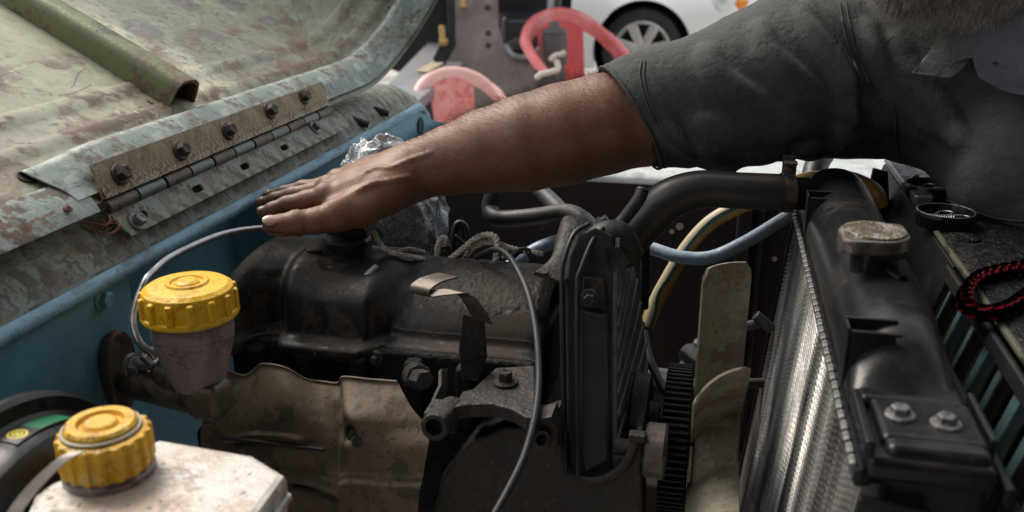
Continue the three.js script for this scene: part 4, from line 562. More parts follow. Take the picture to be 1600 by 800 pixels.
  part('cap_crown', lathe([[0, 0.0004], [0.008, 0.0012], [0.011, 0.0026], [0.0195, 0.003], [0.0235, 0.0022], [0.0245, 0]], V(cp.x, CY + 0.0775, cp.z), V(0, 1, 0), 48), grime('crusted cap top', [0.11, 0.095, 0.078], [[[0.06, 0.042, 0.025], 'mid', 0.4, 0.6, 0.85], [[0.36, 0.34, 0.30], 'blot', 0.55, 0.7, 0.75], [[0.3, 0.22, 0.1], 'fine', 0.58, 0.75, 0.6]], { rough: 0.6, metal: 0.3, bump: 0.003, bumpKind: 'grit', period: 0.07 }), cap, 'crusted cap top');
  // outlet neck towards the hose
  part('outlet_neck', tube([wp(1225, 302, 0.985), wp(1262, 303, 0.99), wp(1300, 308, 1.0)], 0.0172, { n: 16, k: 24 }), E.blackPaint, rad);
}
// upper hose and its clamp
{
  const h = single('radiator_hose', tube([[955, 402, 1.0], [978, 378, 1.0], [1008, 345, 1.0], [1045, 312, 0.995], [1095, 296, 0.99], [1160, 298, 0.985], [1236, 301, 0.985]].map((q) => wp(...q)), (t) => 0.0225 - 0.003 * sst(0.3, 0.75, t), { n: 80, k: 32 }), E.hose, 'thick black upper hose bending from the engine to the radiator', 'hose');
  const c0 = wp(1220, 301, 0.985), c1 = wp(1237, 301, 0.985), cm = c0.clone().lerp(c1, 0.5);
  const cl = thing('hose_clamp', 'steel strap clamp with an upright screw tab near the radiator end of the thick hose', 'hose clamp', cm);
  const stl = grime('brown clamp steel', [0.09, 0.07, 0.055], [[[0.035, 0.027, 0.022], 'mid', 0.45, 0.7, 0.7]], { rough: 0.45, metal: 0.4 });
  part('band', lathe([[0.0203, 0], [0.0212, 0.0], [0.0212, c0.distanceTo(c1)], [0.0203, c0.distanceTo(c1)]], c0, c1.clone().sub(c0), 40), stl, cl);
  const tb = V(cm.x, cm.y + 0.028, cm.z); part('tab', [bx(0.013, 0.022, 0.0022, 0.0006, T(tb.x, tb.y, tb.z - 0.004)), bx(0.013, 0.017, 0.0022, 0.0006, T(tb.x + 0.001, tb.y - 0.003, tb.z + 0.006)), bx(0.0135, 0.0022, 0.013, 0.0006, T(tb.x + 0.001, tb.y + 0.0065, tb.z + 0.009))], stl, cl);
  part('screw', [...bolt(V(tb.x, tb.y - 0.001, tb.z + 0.007), V(0, 0, 1), 0.0036, { washer: 0.005 }), cyl(V(tb.x, tb.y - 0.001, tb.z - 0.012), V(tb.x, tb.y - 0.001, tb.z + 0.008), 0.002)], M.boltBrown, cl);
}
const pts = (a) => a.map((q) => wp(...q));
single('breather_pipe', tube(pts([[1004, 297, 0.95], [998, 312, 0.95], [980, 336, 0.955], [958, 362, 0.96], [945, 380, 0.97]]), 0.0068), E.rubber, 'short grey rubber pipe rising beside the thick radiator hose', 'pipe');
single('heater_hose', tube(pts([[774, 285, 1.2], [770, 305, 1.2], [766, 326, 1.2], [774, 340, 1.19], [800, 342, 1.18], [845, 338, 1.15], [885, 333, 1.12], [912, 346, 1.08], [930, 372, 1.04]]), 0.0115, { n: 90, k: 16 }), E.rubber, 'black heater hose with a sharp elbow, seen below the forearm', 'hose');
single('heater_hose', tube(pts([[800, 250, 1.27], [835, 290, 1.25], [862, 316, 1.2], [884, 340, 1.15]]), 0.0115, { k: 16 }), E.rubber, 'straight black hose slanting down from the forearm to the elbowed hose', 'hose');
single('blue_hose', tube(pts([[790, 420, 1.14], [845, 386, 1.14], [900, 372, 1.16], [960, 377, 1.17], [1010, 386, 1.16], [1060, 401, 1.14], [1110, 402, 1.13], [1165, 378, 1.13], [1235, 336, 1.14], [1300, 300, 1.16]]), 0.0082, { n: 110, k: 18 }), grime('milky blue braided hose', [0.26, 0.36, 0.46], [[[0.5, 0.52, 0.53], 'coarse', 0.45, 0.7, 0.5], [[0.2, 0.26, 0.33], 'fine', 0.5, 0.7, 0.5]], { rough: 0.35, bump: 0.0008 }), 'pale blue translucent hose curving behind the fan', 'hose');
function stripedHose(name, path, r, label) {
  const t = thing(name, label, 'hose', path[3].clone());
  const c = curve(path), n = 90, K = 30, fr = c.computeFrenetFrames(n), P = []; const up = V(0, 1, 0);
  const ringAt = (i, a, rad) => { const p = c.getPointAt(i / n), T0 = fr.tangents[i], s = T0.clone().cross(up).normalize(), u = s.clone().cross(T0).normalize(); return p.addScaledVector(s, Math.cos(a) * rad).addScaledVector(u, Math.sin(a) * rad); };
  const sector = (a0, a1, rad) => { const k = Math.max(2, Math.round(K * (a1 - a0) / 6.283)), Q = []; for (let j = 0; j <= k; j++) for (let i = 0; i <= n; i++) Q.push(ringAt(i, mixN(a0, a1, j / k), rad)); return gridGeo(Q, n, k); };
  part('sheath', sector(0, 6.2832, r), grime('orange yellow hose', [0.42, 0.22, 0.045], [[[0.25, 0.12, 0.03], 'mid', 0.5, 0.75, 0.5]], { rough: 0.4 }), t);
  for (const k of [0, 1]) { const a = 1.35 + k * Math.PI; part('pale_stripe', sector(a, a + 1.15, r + 0.0004), plain('cream hose stripe', [0.5, 0.43, 0.28], 0.45), t); part('teal_stripe', sector(a + 1.2, a + 1.6, r + 0.0005), plain('teal hose stripe', [0.012, 0.10, 0.13], 0.45), t); }
  return t;
}
stripedHose('striped_hose', pts([[1185, 312, 1.16], [1150, 325, 1.16], [1108, 350, 1.17], [1072, 390, 1.18], [1044, 436, 1.19], [1024, 474, 1.2], [1010, 510, 1.2]]), 0.0095, 'yellow hose with cream and teal stripes hanging behind the fan blade');
stripedHose('striped_hose', pts([[1215, 300, 1.16], [1250, 284, 1.16], [1285, 279, 1.15], [1320, 279, 1.14], [1350, 289, 1.12], [1368, 303, 1.1], [1376, 325, 1.1]]), 0.0098, 'yellow striped hose arched behind the far end of the radiator tank');
single('air_duct', tube(pts([[1268, 290, 1.2], [1276, 258, 1.22], [1290, 235, 1.24], [1310, 205, 1.26]]), 0.0155), E.rubber, 'dark pipe standing behind the radiator tank against the pale wing', 'pipe');
single('wire_conduit', tube(pts([[1006, 520, 1.12], [1015, 560, 1.1], [1032, 598, 1.08], [1054, 626, 1.06], [1074, 636, 1.06]]), 0.0055), grime('grey blue conduit', [0.05, 0.06, 0.075], [[[0.1, 0.11, 0.12], 'mid', 0.5, 0.75, 0.5]], { rough: 0.4 }), 'grey plastic conduit curving down to the finned clutch', 'conduit');
single('valve_lever', [cyl(wp(1160, 512, 1.12), wp(1188, 504, 1.1), 0.006), cyl(wp(1180, 492, 1.1), wp(1206, 514, 1.1), 0.0065), cyl(wp(1150, 600, 1.1), wp(1200, 598, 1.12), 0.006)], E.alloy, 'small grey lever with a T end between the fan blade and the radiator', 'lever');
single('throttle_cable', tube(pts([[745, 402, 1.03], [772, 390, 1.0], [790, 396, 0.985], [808, 420, 0.96], [826, 462, 0.92], [838, 520, 0.88], [842, 590, 0.845], [836, 650, 0.815], [820, 710, 0.79], [797, 760, 0.77], [768, 812, 0.75], [740, 860, 0.74]]), 0.0034, { n: 130, k: 12 }), E.cable, 'black cable looping down over the front of the engine', 'cable');
// white cord: three strands twisted round each other
function cord(path, r = 0.0028, n = 120) { const c = curve(path), L = c.getLength(), fr = c.computeFrenetFrames(n), gs = []; for (let s = 0; s < 3; s++) { const q = []; for (let i = 0; i <= n; i++) { const a = s * 2.094 + i / n * L / 0.016 * 6.283; q.push(c.getPointAt(i / n).addScaledVector(fr.normals[i], Math.cos(a) * r * 0.52).addScaledVector(fr.binormals[i], Math.sin(a) * r * 0.52)); } gs.push(tube(q, r * 0.6, { n: n * 2, k: 7 })); } return gs; }
single('cotton_cord', [...cord(pts([[556, 382, 1.06], [572, 364, 1.055], [584, 362, 1.05], [592, 378, 1.045], [606, 392, 1.04], [630, 399, 1.04], [664, 405, 1.05]])), ...cord(pts([[612, 398, 1.06], [640, 390, 1.07], [662, 396, 1.08]]), 0.003, 60), ...cord(pts([[694, 373, 1.08], [688, 376, 1.08], [684, 388, 1.075], [682, 406, 1.07]]), 0.0034, 50), ...cord(pts([[690, 372, 1.08], [695, 374, 1.075], [694, 380, 1.078], [687, 379, 1.082]]), 0.004, 40),
  ...cord(pts([[700, 408, 1.06], [722, 390, 1.055], [745, 372, 1.05], [765, 367, 1.045], [776, 374, 1.04], [777, 390, 1.035], [774, 408, 1.03]]), 0.0035), ...cord(pts([[726, 406, 1.07], [738, 388, 1.06], [760, 379, 1.055], [782, 382, 1.05], [790, 394, 1.05], [788, 404, 1.05]]), 0.0034), ...cord(pts([[786, 384, 1.07], [812, 391, 1.06], [848, 397, 1.06]]), 0.003, 70)], E.cream, 'off white twisted cord looping along the back of the valve cover', 'cord');
single('wire_loop', [tube(pts([[706, 400, 1.12], [708, 370, 1.12], [715, 350, 1.12], [726, 354, 1.12], [730, 378, 1.12], [728, 400, 1.12]]), 0.0045), tube(pts([[712, 368, 1.11], [722, 378, 1.11], [732, 386, 1.11]]), 0.002), tube(pts([[800, 402, 1.06], [812, 392, 1.06], [826, 393, 1.06], [834, 406, 1.06]]), 0.004), tube(pts([[688, 388, 1.1], [700, 386, 1.1], [706, 402, 1.1]]), 0.0035)], E.rubber, 'dark looped wiring behind the valve cover beside the cord', 'wiring');

// ---------------------------------------------------------------- crumpled plastic bag
{
  const c = wp(616, 318, 1.17), g0 = new THREE.IcosahedronGeometry(1, 40); g0.deleteAttribute('uv'); g0.deleteAttribute('normal'); const g = mergeVertices(g0), p = g.attributes.position;
  const ax = RGT.clone(), ay = UPW.clone(), az = FWD.clone().negate();
  for (let i = 0; i < p.count; i++) { const v = V().fromBufferAttribute(p, i); const wv = V(v.x + 0.5 * (vnoise(v.x * 2, v.y * 2, v.z * 2, 31) - 0.5), v.y + 0.5 * (vnoise(v.x * 2, v.y * 2, v.z * 2, 32) - 0.5), v.z), r1 = 1 - Math.abs(2 * vnoise(wv.x * 1.9 + 5, wv.y * 1.9, wv.z * 1.9, 4) - 1) * 1.3, r2 = 1 - Math.abs(2 * vnoise(wv.x * 4.4 + 1, wv.y * 4.4, wv.z * 4.4, 8) - 1) * 1.4; const k = 0.76 + 0.24 * r1 + 0.10 * r2; const w = V(0, 0, 0).addScaledVector(ax, v.x * 0.064 * k - v.y * 0.02).addScaledVector(ay, v.y * 0.085 * k).addScaledVector(az, v.z * 0.04 * k); p.setXYZ(i, c.x + w.x, c.y + w.y, c.z + w.z); }
  g.computeVertexNormals();
  const cv = document.createElement('canvas'); cv.width = cv.height = 512; const x = cv.getContext('2d'); x.fillStyle = '#90969a'; x.fillRect(0, 0, 512, 512);
  for (let k = 0; k < 240; k++) { x.fillStyle = ['rgba(190,198,204,.35)', 'rgba(70,72,76,.3)', 'rgba(235,240,244,.4)'][k % 3]; x.save(); x.translate(rr(0, 512), rr(0, 512)); x.rotate(rr(0, 6)); x.fillRect(-40, -4, rr(20, 100), rr(3, 20)); x.restore(); }
  x.font = 'bold 74px sans-serif'; x.lineWidth = 9; [[30, 90], [260, 210], [20, 330], [250, 450]].forEach(([a, b], k) => { x.save(); x.translate(a, b); x.rotate(k % 2 ? 0.35 : -0.2); x.strokeStyle = '#dfe6ea'; x.strokeText('vnoov', 0, 0); x.fillStyle = '#1d4f93'; x.fillText('vnoov', 0, 0); x.restore(); });
  const t = new THREE.CanvasTexture(cv); t.colorSpace = THREE.SRGBColorSpace; t.wrapS = t.wrapT = THREE.RepeatWrapping; t.needsUpdate = true;
  const m = new THREE.MeshPhysicalMaterial({ map: t, roughness: 0.16, clearcoat: 0.7, clearcoatRoughness: 0.1, bumpMap: BUMP.soft, bumpScale: 0.003, transmission: 0.25, thickness: 0 }); m.side = THREE.DoubleSide; m.name = 'printed plastic film'; m.userData.period = 0.07;
  single('plastic_bag', g, m, 'crumpled clear plastic bag with blue print stuffed behind the hand', 'plastic bag');
}
// ---------------------------------------------------------------- front panel with grille, cups, braided loop
{
  const PX = 0.222, PY = 0.92, L0 = -1.27, L1 = -0.3, LEAN = 0.28;
  const fp = thing('front_grille', 'dirty black grille surround with teal bars and two black cups beside the radiator', 'grille', V(PX, PY, -0.8));
  const sh = []; const n = 40; [[0, 0], [0.006, 0.004], [0.03, 0.003], [0.09, 0.002], [0.118, 0.004], [0.124, 0.002], [0.128, -0.02], [0.13, -0.3]].forEach(([dx, dy]) => { for (let i = 0; i <= n; i++) sh.push(V(PX + dx, PY + dy, mixN(L0, L1, i / n))); });
  part('top_shelf', thicken(sh, n, 7, 0.003), E.grit, fp, 'gritty oil stained top');
  part('edge', tube([V(PX, PY + 0.001, L0), V(PX, PY + 0.001, (L0 + L1) / 2), V(PX, PY + 0.001, L1)], 0.0032, { k: 10 }), grime('scuffed edge paint', [0.085, 0.085, 0.06], [[[0.02, 0.02, 0.018], 'mid', 0.45, 0.7, 0.8]], { rough: 0.35 }), fp, 'scuffed bare edge');
  const dn = V(-LEAN, -1, 0).normalize(), nn = V(1, -LEAN, 0).normalize(), Hg = 0.4;
  const fm = (z0, z1, a, b, th, off) => { const m = M4().makeBasis(V(0, 0, -1), dn.clone().negate(), nn.clone()).setPosition(V(PX - 0.001, PY - 0.003, (z0 + z1) / 2).addScaledVector(dn, (a + b) / 2).addScaledVector(nn, off)); return bx(Math.abs(z1 - z0), b - a, th, Math.min(0.003, th * 0.4), m); };
  part('blank_plate', fm(L0, -0.86, 0.0, 0.38, 0.004, 0), E.blackSteel, fp);
  part('header', fm(-0.86, L1, 0, 0.013, 0.006, -0.006), E.blackSteel, fp);
  for (let k = 0; k < 13; k++) { const z = -0.845 + k * 0.041; part('grille_bar', fm(z, z + 0.027, 0.010, Hg, 0.004, 0.001), E.teal, fp); part('bar_rib', fm(z + 0.025, z + 0.029, 0.011, Hg, 0.010, -0.003), k % 2 ? E.teal : E.blackSteel, fp); }
  // two black cups with spring wire, a hinge bar and a flat lid
  for (const [px, py, r] of [[1478, 331, 0.0275], [1454, 288, 0.026]]) { const c = onY(px, py, PY + 0.017); const cup = part('cup', lathe([[0, 0.003], [r - 0.003, 0.003], [r - 0.0025, 0.013], [r - 0.0015, 0.0155], [r, 0.015], [r + 0.001, 0.012], [r - 0.001, 0], [0, 0]], V(c.x, PY + 0.003, c.z), V(0, 1, 0), 48), E.blackPaint, fp, 'round black cup');
    part('rim', lathe([[r - 0.0012, 0], [r - 0.0005, 0.0006], [r + 0.0003, 0]], V(c.x, PY + 0.0182, c.z), V(0, 1, 0), 48), E.alloy, cup);
    part('spring_wire', [tube([[-.7, .2], [-.35, .05], [-.1, -.3], [.25, -.1], [.1, .35], [.5, .4]].map(([a, b]) => V(c.x + a * r, PY + 0.0155 + 0.003 * a, c.z + b * r)), 0.0011, { n: 40, k: 6 }), tube([[-.3, .5], [0, .2], [.5, .1], [.75, .25]].map(([a, b]) => V(c.x + a * r, PY + 0.015, c.z + b * r)), 0.0011, { n: 30, k: 6 })], E.steelBright, cup);
    if (px > 1460) part('spring', Array.from({ length: 9 }, (_, k) => { const g = new THREE.TorusGeometry(0.0045, 0.0009, 6, 14); g.applyMatrix4(M4().makeRotationY(1.3).setPosition(c.x - 0.012 + k * 0.0022, PY + 0.012, c.z + 0.011)); return g; }), E.steelBright, cup); }
  { const c = onY(1506, 371, PY + 0.004); part('plug', lathe([[0, 0.002], [0.012, 0.002], [0.0145, 0.001], [0.015, 0]], c, V(0, 1, 0), 28), E.grit, fp); }
  part('latch_bar', [cyl(onY(1413, 290, PY + 0.012), onY(1432, 278, PY + 0.014), 0.004), bx(0.02, 0.012, 0.03, 0.003, T(...onY(1440, 308, PY + 0.008).toArray()))], E.steelBright, fp);
  part('side_bracket', [plate([[1366, 262], [1388, 268], [1392, 352], [1350, 400], [1345, 352]].map(([a, b]) => wp(a, b, 1.13)).reverse(), 0.006, 0.001)], E.blackSteel, fp);
  // braided red and black loop
  const lp = curve([[1690, 400], [1640, 408], [1600, 417], [1560, 424], [1526, 435], [1508, 455], [1509, 476], [1525, 487], [1550, 489], [1575, 482], [1598, 468], [1640, 440], [1690, 425]].map(([x, y]) => onY(x, y, 0.9305)));
  const br = thing('braided_cord', 'red and black braided cord loop lying on the black front panel', 'braided cord', lp.getPoint(0.4));
  const nB = 66, fr = lp.computeFrenetFrames(nB), red = [], blk = [];
  for (let i = 0; i < nB; i++) for (let s = 0; s < 4; s++) { const rd = (i + s) % 2 === 0, a = s * Math.PI / 2 + (i % 2) * Math.PI / 4, p = lp.getPointAt((i + 0.5) / nB).addScaledVector(fr.normals[i], Math.cos(a) * (rd ? 0.0044 : 0.0026)).addScaledVector(fr.binormals[i], Math.sin(a) * (rd ? 0.0044 : 0.0026)); const g = new THREE.SphereGeometry(1, 10, 8); g.scale(rd ? 0.0029 : 0.0024, rd ? 0.0050 : 0.004, rd ? 0.0038 : 0.0028); g.applyMatrix4(M4().makeBasis(fr.normals[i].clone().multiplyScalar(Math.cos(a)).addScaledVector(fr.binormals[i], Math.sin(a)), fr.tangents[i], fr.normals[i].clone().multiplyScalar(-Math.sin(a)).addScaledVector(fr.binormals[i], Math.cos(a)))); g.translate(p.x, p.y, p.z); (rd ? red : blk).push(g); }
  blk.push(tube(lp.getSpacedPoints(24), 0.0022));
  part('red_strand', red, grime('red braid', [0.85, 0.05, 0.08], [[[0.65, 0.03, 0.05], 'fine', 0.5, 0.8, 0.6]], { rough: 0.5, period: 0.03 }), br, 'red strands'); part('black_strand', blk, E.rubber, br, 'black strands');
}

// ---------------------------------------------------------------- clutch cylinder with its yellow capped reservoir
const YEL = { cap: grime('yellow cap plastic', [0.72, 0.41, 0.008], [[[0.76, 0.48, 0.025], 'coarse', 0.5, 0.75, 0.5], [[0.34, 0.17, 0.01], 'mid', 0.62, 0.82, 0.6], [[0.05, 0.035, 0.015], 'spot', 0.84, 0.95, 0.85]], { rough: 0.42, bump: 0.0008, period: 0.12 }),
  capWorn: grime('worn yellow cap plastic', [0.68, 0.38, 0.012], [[[0.46, 0.23, 0.01], 'coarse', 0.48, 0.68, 0.75], [[0.66, 0.5, 0.17], 'mid', 0.62, 0.78, 0.6], [[0.1, 0.06, 0.02], 'blot', 0.74, 0.86, 0.6], [[0.05, 0.035, 0.015], 'spot', 0.8, 0.92, 0.8]], { rough: 0.5, bump: 0.001, period: 0.1 }),
  milky: grime('milky brown reservoir plastic', [0.245, 0.19, 0.185], [[[0.18, 0.13, 0.125], 'coarse', 0.45, 0.7, 0.7], [[0.10, 0.065, 0.05], 'blot', 0.62, 0.78, 0.7], [[0.05, 0.035, 0.03], 'spot', 0.88, 0.97, 0.7]], { rough: 0.32, bump: 0.0005, period: 0.2 }),
  white: grime('stained white tank plastic', [0.56, 0.52, 0.47], [[[0.40, 0.30, 0.225], 'coarse', 0.4, 0.62, 0.8], [[0.66, 0.65, 0.63], 'blot', 0.6, 0.8, 0.6], [[0.2, 0.14, 0.10], 'mid', 0.68, 0.84, 0.7], [[0.06, 0.045, 0.035], 'spot', 0.78, 0.9, 0.9]], { rough: 0.38, bump: 0.0008, period: 0.16 }) };
{
  const b = wp(296, 473, 0.795);                                        // middle of the cap's lower rim
  const t = thing('clutch_reservoir', 'yellow capped milky fluid reservoir on a rusty cylinder bolted to the blue firewall', 'fluid reservoir', V(b.x, b.y - 0.08, b.z));
  const s = 0.92;
  const cap = part('cap', lathe([[0, 0.0285], [0.014, 0.0285], [0.0155, 0.0305], [0.0185, 0.0305], [0.020, 0.0285], [0.036, 0.0272], [0.0405, 0.024], [0.0415, 0.020], [0.0418, 0.003], [0.0438, 0.002], [0.0444, -0.0005], [0.0436, -0.003], [0.0395, -0.0032]].map(([r, h]) => [r * s, h * s]), V(b.x, b.y - 0.008, b.z), V(0, 1, 0), 72), YEL.cap, t, 'yellow screw cap with ribs');
  const nub = part('vent_knob', lathe([[0, 0.004], [0.008, 0.0038], [0.011, 0.002], [0.0112, 0]].map(([r, h]) => [r * s, h * s]), V(b.x, b.y + 0.0178, b.z), V(0, 1, 0), 40), YEL.cap, cap);
  for (let k = 0; k < 14; k++) { const a = k / 14 * 2 * Math.PI + 0.1; part('grip_rib', bx(0.0055, 0.0185, 0.0065, 0.0022, M4().makeRotationY(-a).setPosition(b.x + 0.0418 * s * Math.cos(a), b.y + 0.0025, b.z + 0.0418 * s * Math.sin(a))), YEL.cap, cap); }
  part('jar', lathe([[0.0385, -0.002], [0.0385, -0.008], [0.0375, -0.009], [0.038, -0.011], [0.0378, -0.022], [0.0371, -0.0228], [0.0374, -0.0245], [0.0365, -0.031], [0.031, -0.053], [0.0265, -0.068], [0.0235, -0.077], [0.0215, -0.079], [0.0, -0.079]].map(([r, h]) => [r * s, h * s]), V(b.x, b.y - 0.006, b.z), V(0, 1, 0), 64, 0.35), YEL.milky, t, 'milky brown fluid jar');
  const iron = grime('rusty oily cylinder', [0.095, 0.07, 0.05], [[[0.15, 0.115, 0.08], 'mid', 0.45, 0.7, 0.6, 0.6], [[0.035, 0.026, 0.02], 'blot', 0.48, 0.7, 0.8, 0.3], [[0.15, 0.12, 0.09], 'spot', 0.86, 0.97, 0.5]], { rough: 0.48, metal: 0.25, bump: 0.0006, period: 0.12 });
  const nb = V(b.x, b.y - 0.076, b.z), cy = wp(342, 628, 0.815), c0 = wp(196, 607, 0.85);
  c0.y = cy.y + 0.006; 
  const cyln = part('cylinder', [tube([c0, c0.clone().lerp(cy, 0.5), cy], (u) => 0.0165 - 0.002 * sst(0.2, 0.05, u), { n: 24, k: 28 }), cyl(V(nb.x, nb.y + 0.006, nb.z), V(nb.x + 0.004, cy.y - 0.002, cy.z), 0.0205, 0.0175), bx(0.034, 0.034, 0.034, 0.010, T(cy.x - 0.008, cy.y + 0.004, cy.z)), tube([wp(250, 575, 0.82), wp(272, 592, 0.82), wp(300, 615, 0.825)], 0.0125, { n: 14 })], iron, t, 'rusty cylinder body');
  for (const k of [0, 1, 2]) part('neck_ridge', bx(0.0035, 0.026, 0.004, 0.001, T(b.x + 0.006 + k * 0.009, nb.y - 0.012, b.z + 0.019)), iron, cyln);
  // flange on the firewall
  const fz = c0.z, fy = c0.y, FXX = -0.519, fl = []; for (let i = 0; i < 40; i++) { const a = i / 40 * 2 * Math.PI; fl.push([0.020 * Math.cos(a), 0.026 * Math.sin(a) * 1.15 + (Math.sin(a) > 0 ? 0.010 : -0.008)]); }
  part('flange', prism(fl, 0.010, M4().makeBasis(V(0, 0, -1), V(0, 1, 0), V(1, 0, 0)).setPosition(FXX, fy + 0.006, fz), 0.002), iron, t);
  part('flange_nut', [...bolt(wp(203, 570, 0.832), V(1, 0, 0), 0.0088, { washer: 0.011, h: 0.009 }), cyl(wp(206, 568, 0.832), wp(236, 569, 0.815), 0.0048)], M.boltGrey, t, 'zinc nut and threaded stud');
  const th = wp(212, 568, 0.83), th2 = wp(236, 569, 0.815); for (let k = 0; k < 9; k++) { const g = new THREE.TorusGeometry(0.0047, 0.0006, 6, 20); g.applyQuaternion(new THREE.Quaternion().setFromUnitVectors(V(0, 0, 1), th2.clone().sub(th).normalize())); const p = th.clone().lerp(th2, k / 9); g.translate(p.x, p.y, p.z); part('thread', g, M.boltGrey, t); }
  part('union_nut', [...bolt(wp(243, 565, 0.815), V(-0.5, 0.75, 0.25), 0.0075, { washer: 0.0082, h: 0.010 })], E.steelBright, t);
  const pipe = single('metal_pipe', tube(pts([[244, 566, 0.813], [236, 552, 0.808], [220, 538, 0.805], [210, 516, 0.808], [209, 492, 0.815], [217, 462, 0.825], [229, 436, 0.835], [240, 424, 0.85], [262, 405, 0.875], [300, 385, 0.91], [345, 367, 0.95], [385, 359, 0.98], [425, 357, 1.01], [470, 366, 1.04]]), 0.0034, { n: 140, k: 14 }), E.steelBright, 'thin bright metal pipe bending up from the clutch reservoir and along the firewall', 'metal pipe');
}

// ---------------------------------------------------------------- brake booster and white tank
{
  const bc = V(-0.428, 0.771, -0.442), bo = thing('brake_booster', 'black domed brake booster with a green label, half hidden behind the white tank', 'brake booster', bc), R = 0.14;
  const pr = [[0.0, 0.075], [0.045, 0.074], [0.052, 0.066], [0.060, 0.056], [0.072, 0.052], [0.084, 0.050], [0.094, 0.043], [0.101, 0.03], [0.104, 0.012], [0.1045, -0.008], [0.107, -0.011], [0.1155, -0.012], [0.118, -0.016], [0.118, -0.021], [0.115, -0.024], [0.105, -0.025], [0.102, -0.06], [0.06, -0.085], [0, -0.09]];
  part('shell', lathe(pr.map(([r, h]) => [r * 1.186, h > 0 ? h * 0.55 : h]), bc, V(1, 0, 0), 96, 0.4), E.blackPaint, bo);
  // printed label bent round the rim
  const cv = document.createElement('canvas'); cv.width = 512; cv.height = 96; const x = cv.getContext('2d'); x.fillStyle = '#17130f'; x.fillRect(0, 0, 512, 96); x.fillStyle = '#1d6b45'; x.fillRect(200, 6, 300, 84); x.fillStyle = '#0f3d2a'; x.font = 'bold 20px sans-serif'; for (let k = 0; k < 3; k++) x.fillRect(224, 24 + k * 19, 240 - k * 46, 6);
  x.strokeStyle = '#d8c713'; x.lineWidth = 10; x.beginPath(); x.ellipse(92, 48, 52, 32, 0, 0, 7); x.stroke(); x.lineWidth = 8; x.beginPath(); x.ellipse(92, 48, 28, 17, 0, 0, 7); x.stroke(); x.beginPath(); x.ellipse(92, 48, 8, 5, 0, 0, 7); x.stroke();
  const t = new THREE.CanvasTexture(cv); t.colorSpace = THREE.SRGBColorSpace; t.needsUpdate = true; const lm = new THREE.MeshPhysicalMaterial({ map: t, roughness: 0.35 }); lm.side = THREE.DoubleSide; lm.name = 'green and yellow label print';
  const P = [], UV = [], n = 60; const a0 = 0.03, a1 = -0.42; for (let j = 0; j <= 4; j++) for (let i = 0; i <= n; i++) { const a = mixN(a0, a1, i / n), xx = mixN(-0.0075, 0.009, j / 4), rad = [0.1239, 0.1239, 0.1238, 0.1235, 0.1229][j] + 0.0008; P.push(V(bc.x + xx, bc.y + rad * Math.cos(a), bc.z + rad * Math.sin(a))); UV.push(i / n, 1 - j / 4); }
  const g = gridGeo(P, n, 4); g.setAttribute('uv', new THREE.Float32BufferAttribute(UV, 2)); part('label', g, lm, bo, 'green label with a yellow ringed emblem', true);
  part('rim_clip', [bx(0.010, 0.005, 0.03, 0.002, M4().makeRotationX(0.25).setPosition(bc.x - 0.014, bc.y + 0.138, bc.z + 0.026))], E.blackPaint, bo);
}
{
  const y = 0.872, P = [[40, 800], [52, 772], [80, 752], [250, 684], [395, 709], [447, 741], [404, 800], [370, 850], [20, 850]].map(([a, b]) => onY(a, b, y));
  const c0 = onY(250, 760, y), t = thing('brake_fluid_tank', 'stained white plastic fluid tank with a fluted yellow cap and pale strap', 'fluid tank', V(c0.x, y - 0.1, c0.z));
  const sc = (k, yy) => P.map((p) => V(mixN(c0.x, p.x, k), yy, mixN(c0.z, p.z, k)));
  part('tank', [plate(sc(1, y).reverse(), 0.022, 0.005), plate(sc(1.035, y - 0.0145).reverse(), 0.006, 0.0022), plate(sc(0.985, y - 0.018).reverse(), 0.075, 0.006)], YEL.white, t);
  const cc = onY(172, 738, y), ch = 0.031;
  part('neck', lathe([[0.024, 0.0], [0.0285, 0], [0.0285, 0.004], [0.0265, 0.0055], [0.0265, 0.012]], cc, V(0, 1, 0), 48), YEL.milky, t);
  // fluted skirt and raised lid
  const fl = []; for (let i = 0; i < 160; i++) { const a = i / 160 * 2 * Math.PI, r = 0.0280 + 0.0011 * Math.tanh(2.2 * Math.cos(a * 18)); fl.push([r * Math.cos(a), r * Math.sin(a)]); }
  const cap = part('cap', prism(fl, 0.0245, M4().makeBasis(V(1, 0, 0), V(0, 0, -1), V(0, 1, 0)).setPosition(cc.x, y + 0.006, cc.z), 0.0022), YEL.capWorn, t, 'fluted yellow cap');
  part('lid', lathe([[0, 0.0065], [0.009, 0.0062], [0.0105, 0.005], [0.0112, 0.0032], [0.0135, 0.0032], [0.0148, 0.0062], [0.0205, 0.0062], [0.0222, 0.0045], [0.0225, 0], [0, 0]], V(cc.x - 0.002, y + 0.0305, cc.z - 0.001), V(0, 1, 0), 56, 0.6), YEL.capWorn, cap);
  const str = plain('cloudy strap plastic', [0.42, 0.38, 0.33], 0.45);
  const ring = Array.from({ length: 40 }, (_, k) => V(cc.x - 0.002 + 0.0235 * Math.cos(k / 40 * 6.283), y + 0.032, cc.z - 0.001 + 0.0235 * Math.sin(k / 40 * 6.283)));
  part('strap', [tube(ring, 0.0012, { closed: true, n: 80, k: 8 }), ...(() => { const c = curve(pts([[122, 705, 0.55], [100, 716, 0.545], [70, 742, 0.54], [40, 775, 0.535], [15, 812, 0.53], [-10, 860, 0.53]])), Q = []; for (let j = 0; j <= 1; j++) for (let i = 0; i <= 40; i++) Q.push(c.getPoint(i / 40).add(V((j - 0.5) * 0.0075, 0, (j - 0.5) * -0.003))); return thicken(Q, 40, 1, 0.0014); })()], str, t, 'pale plastic strap');
}

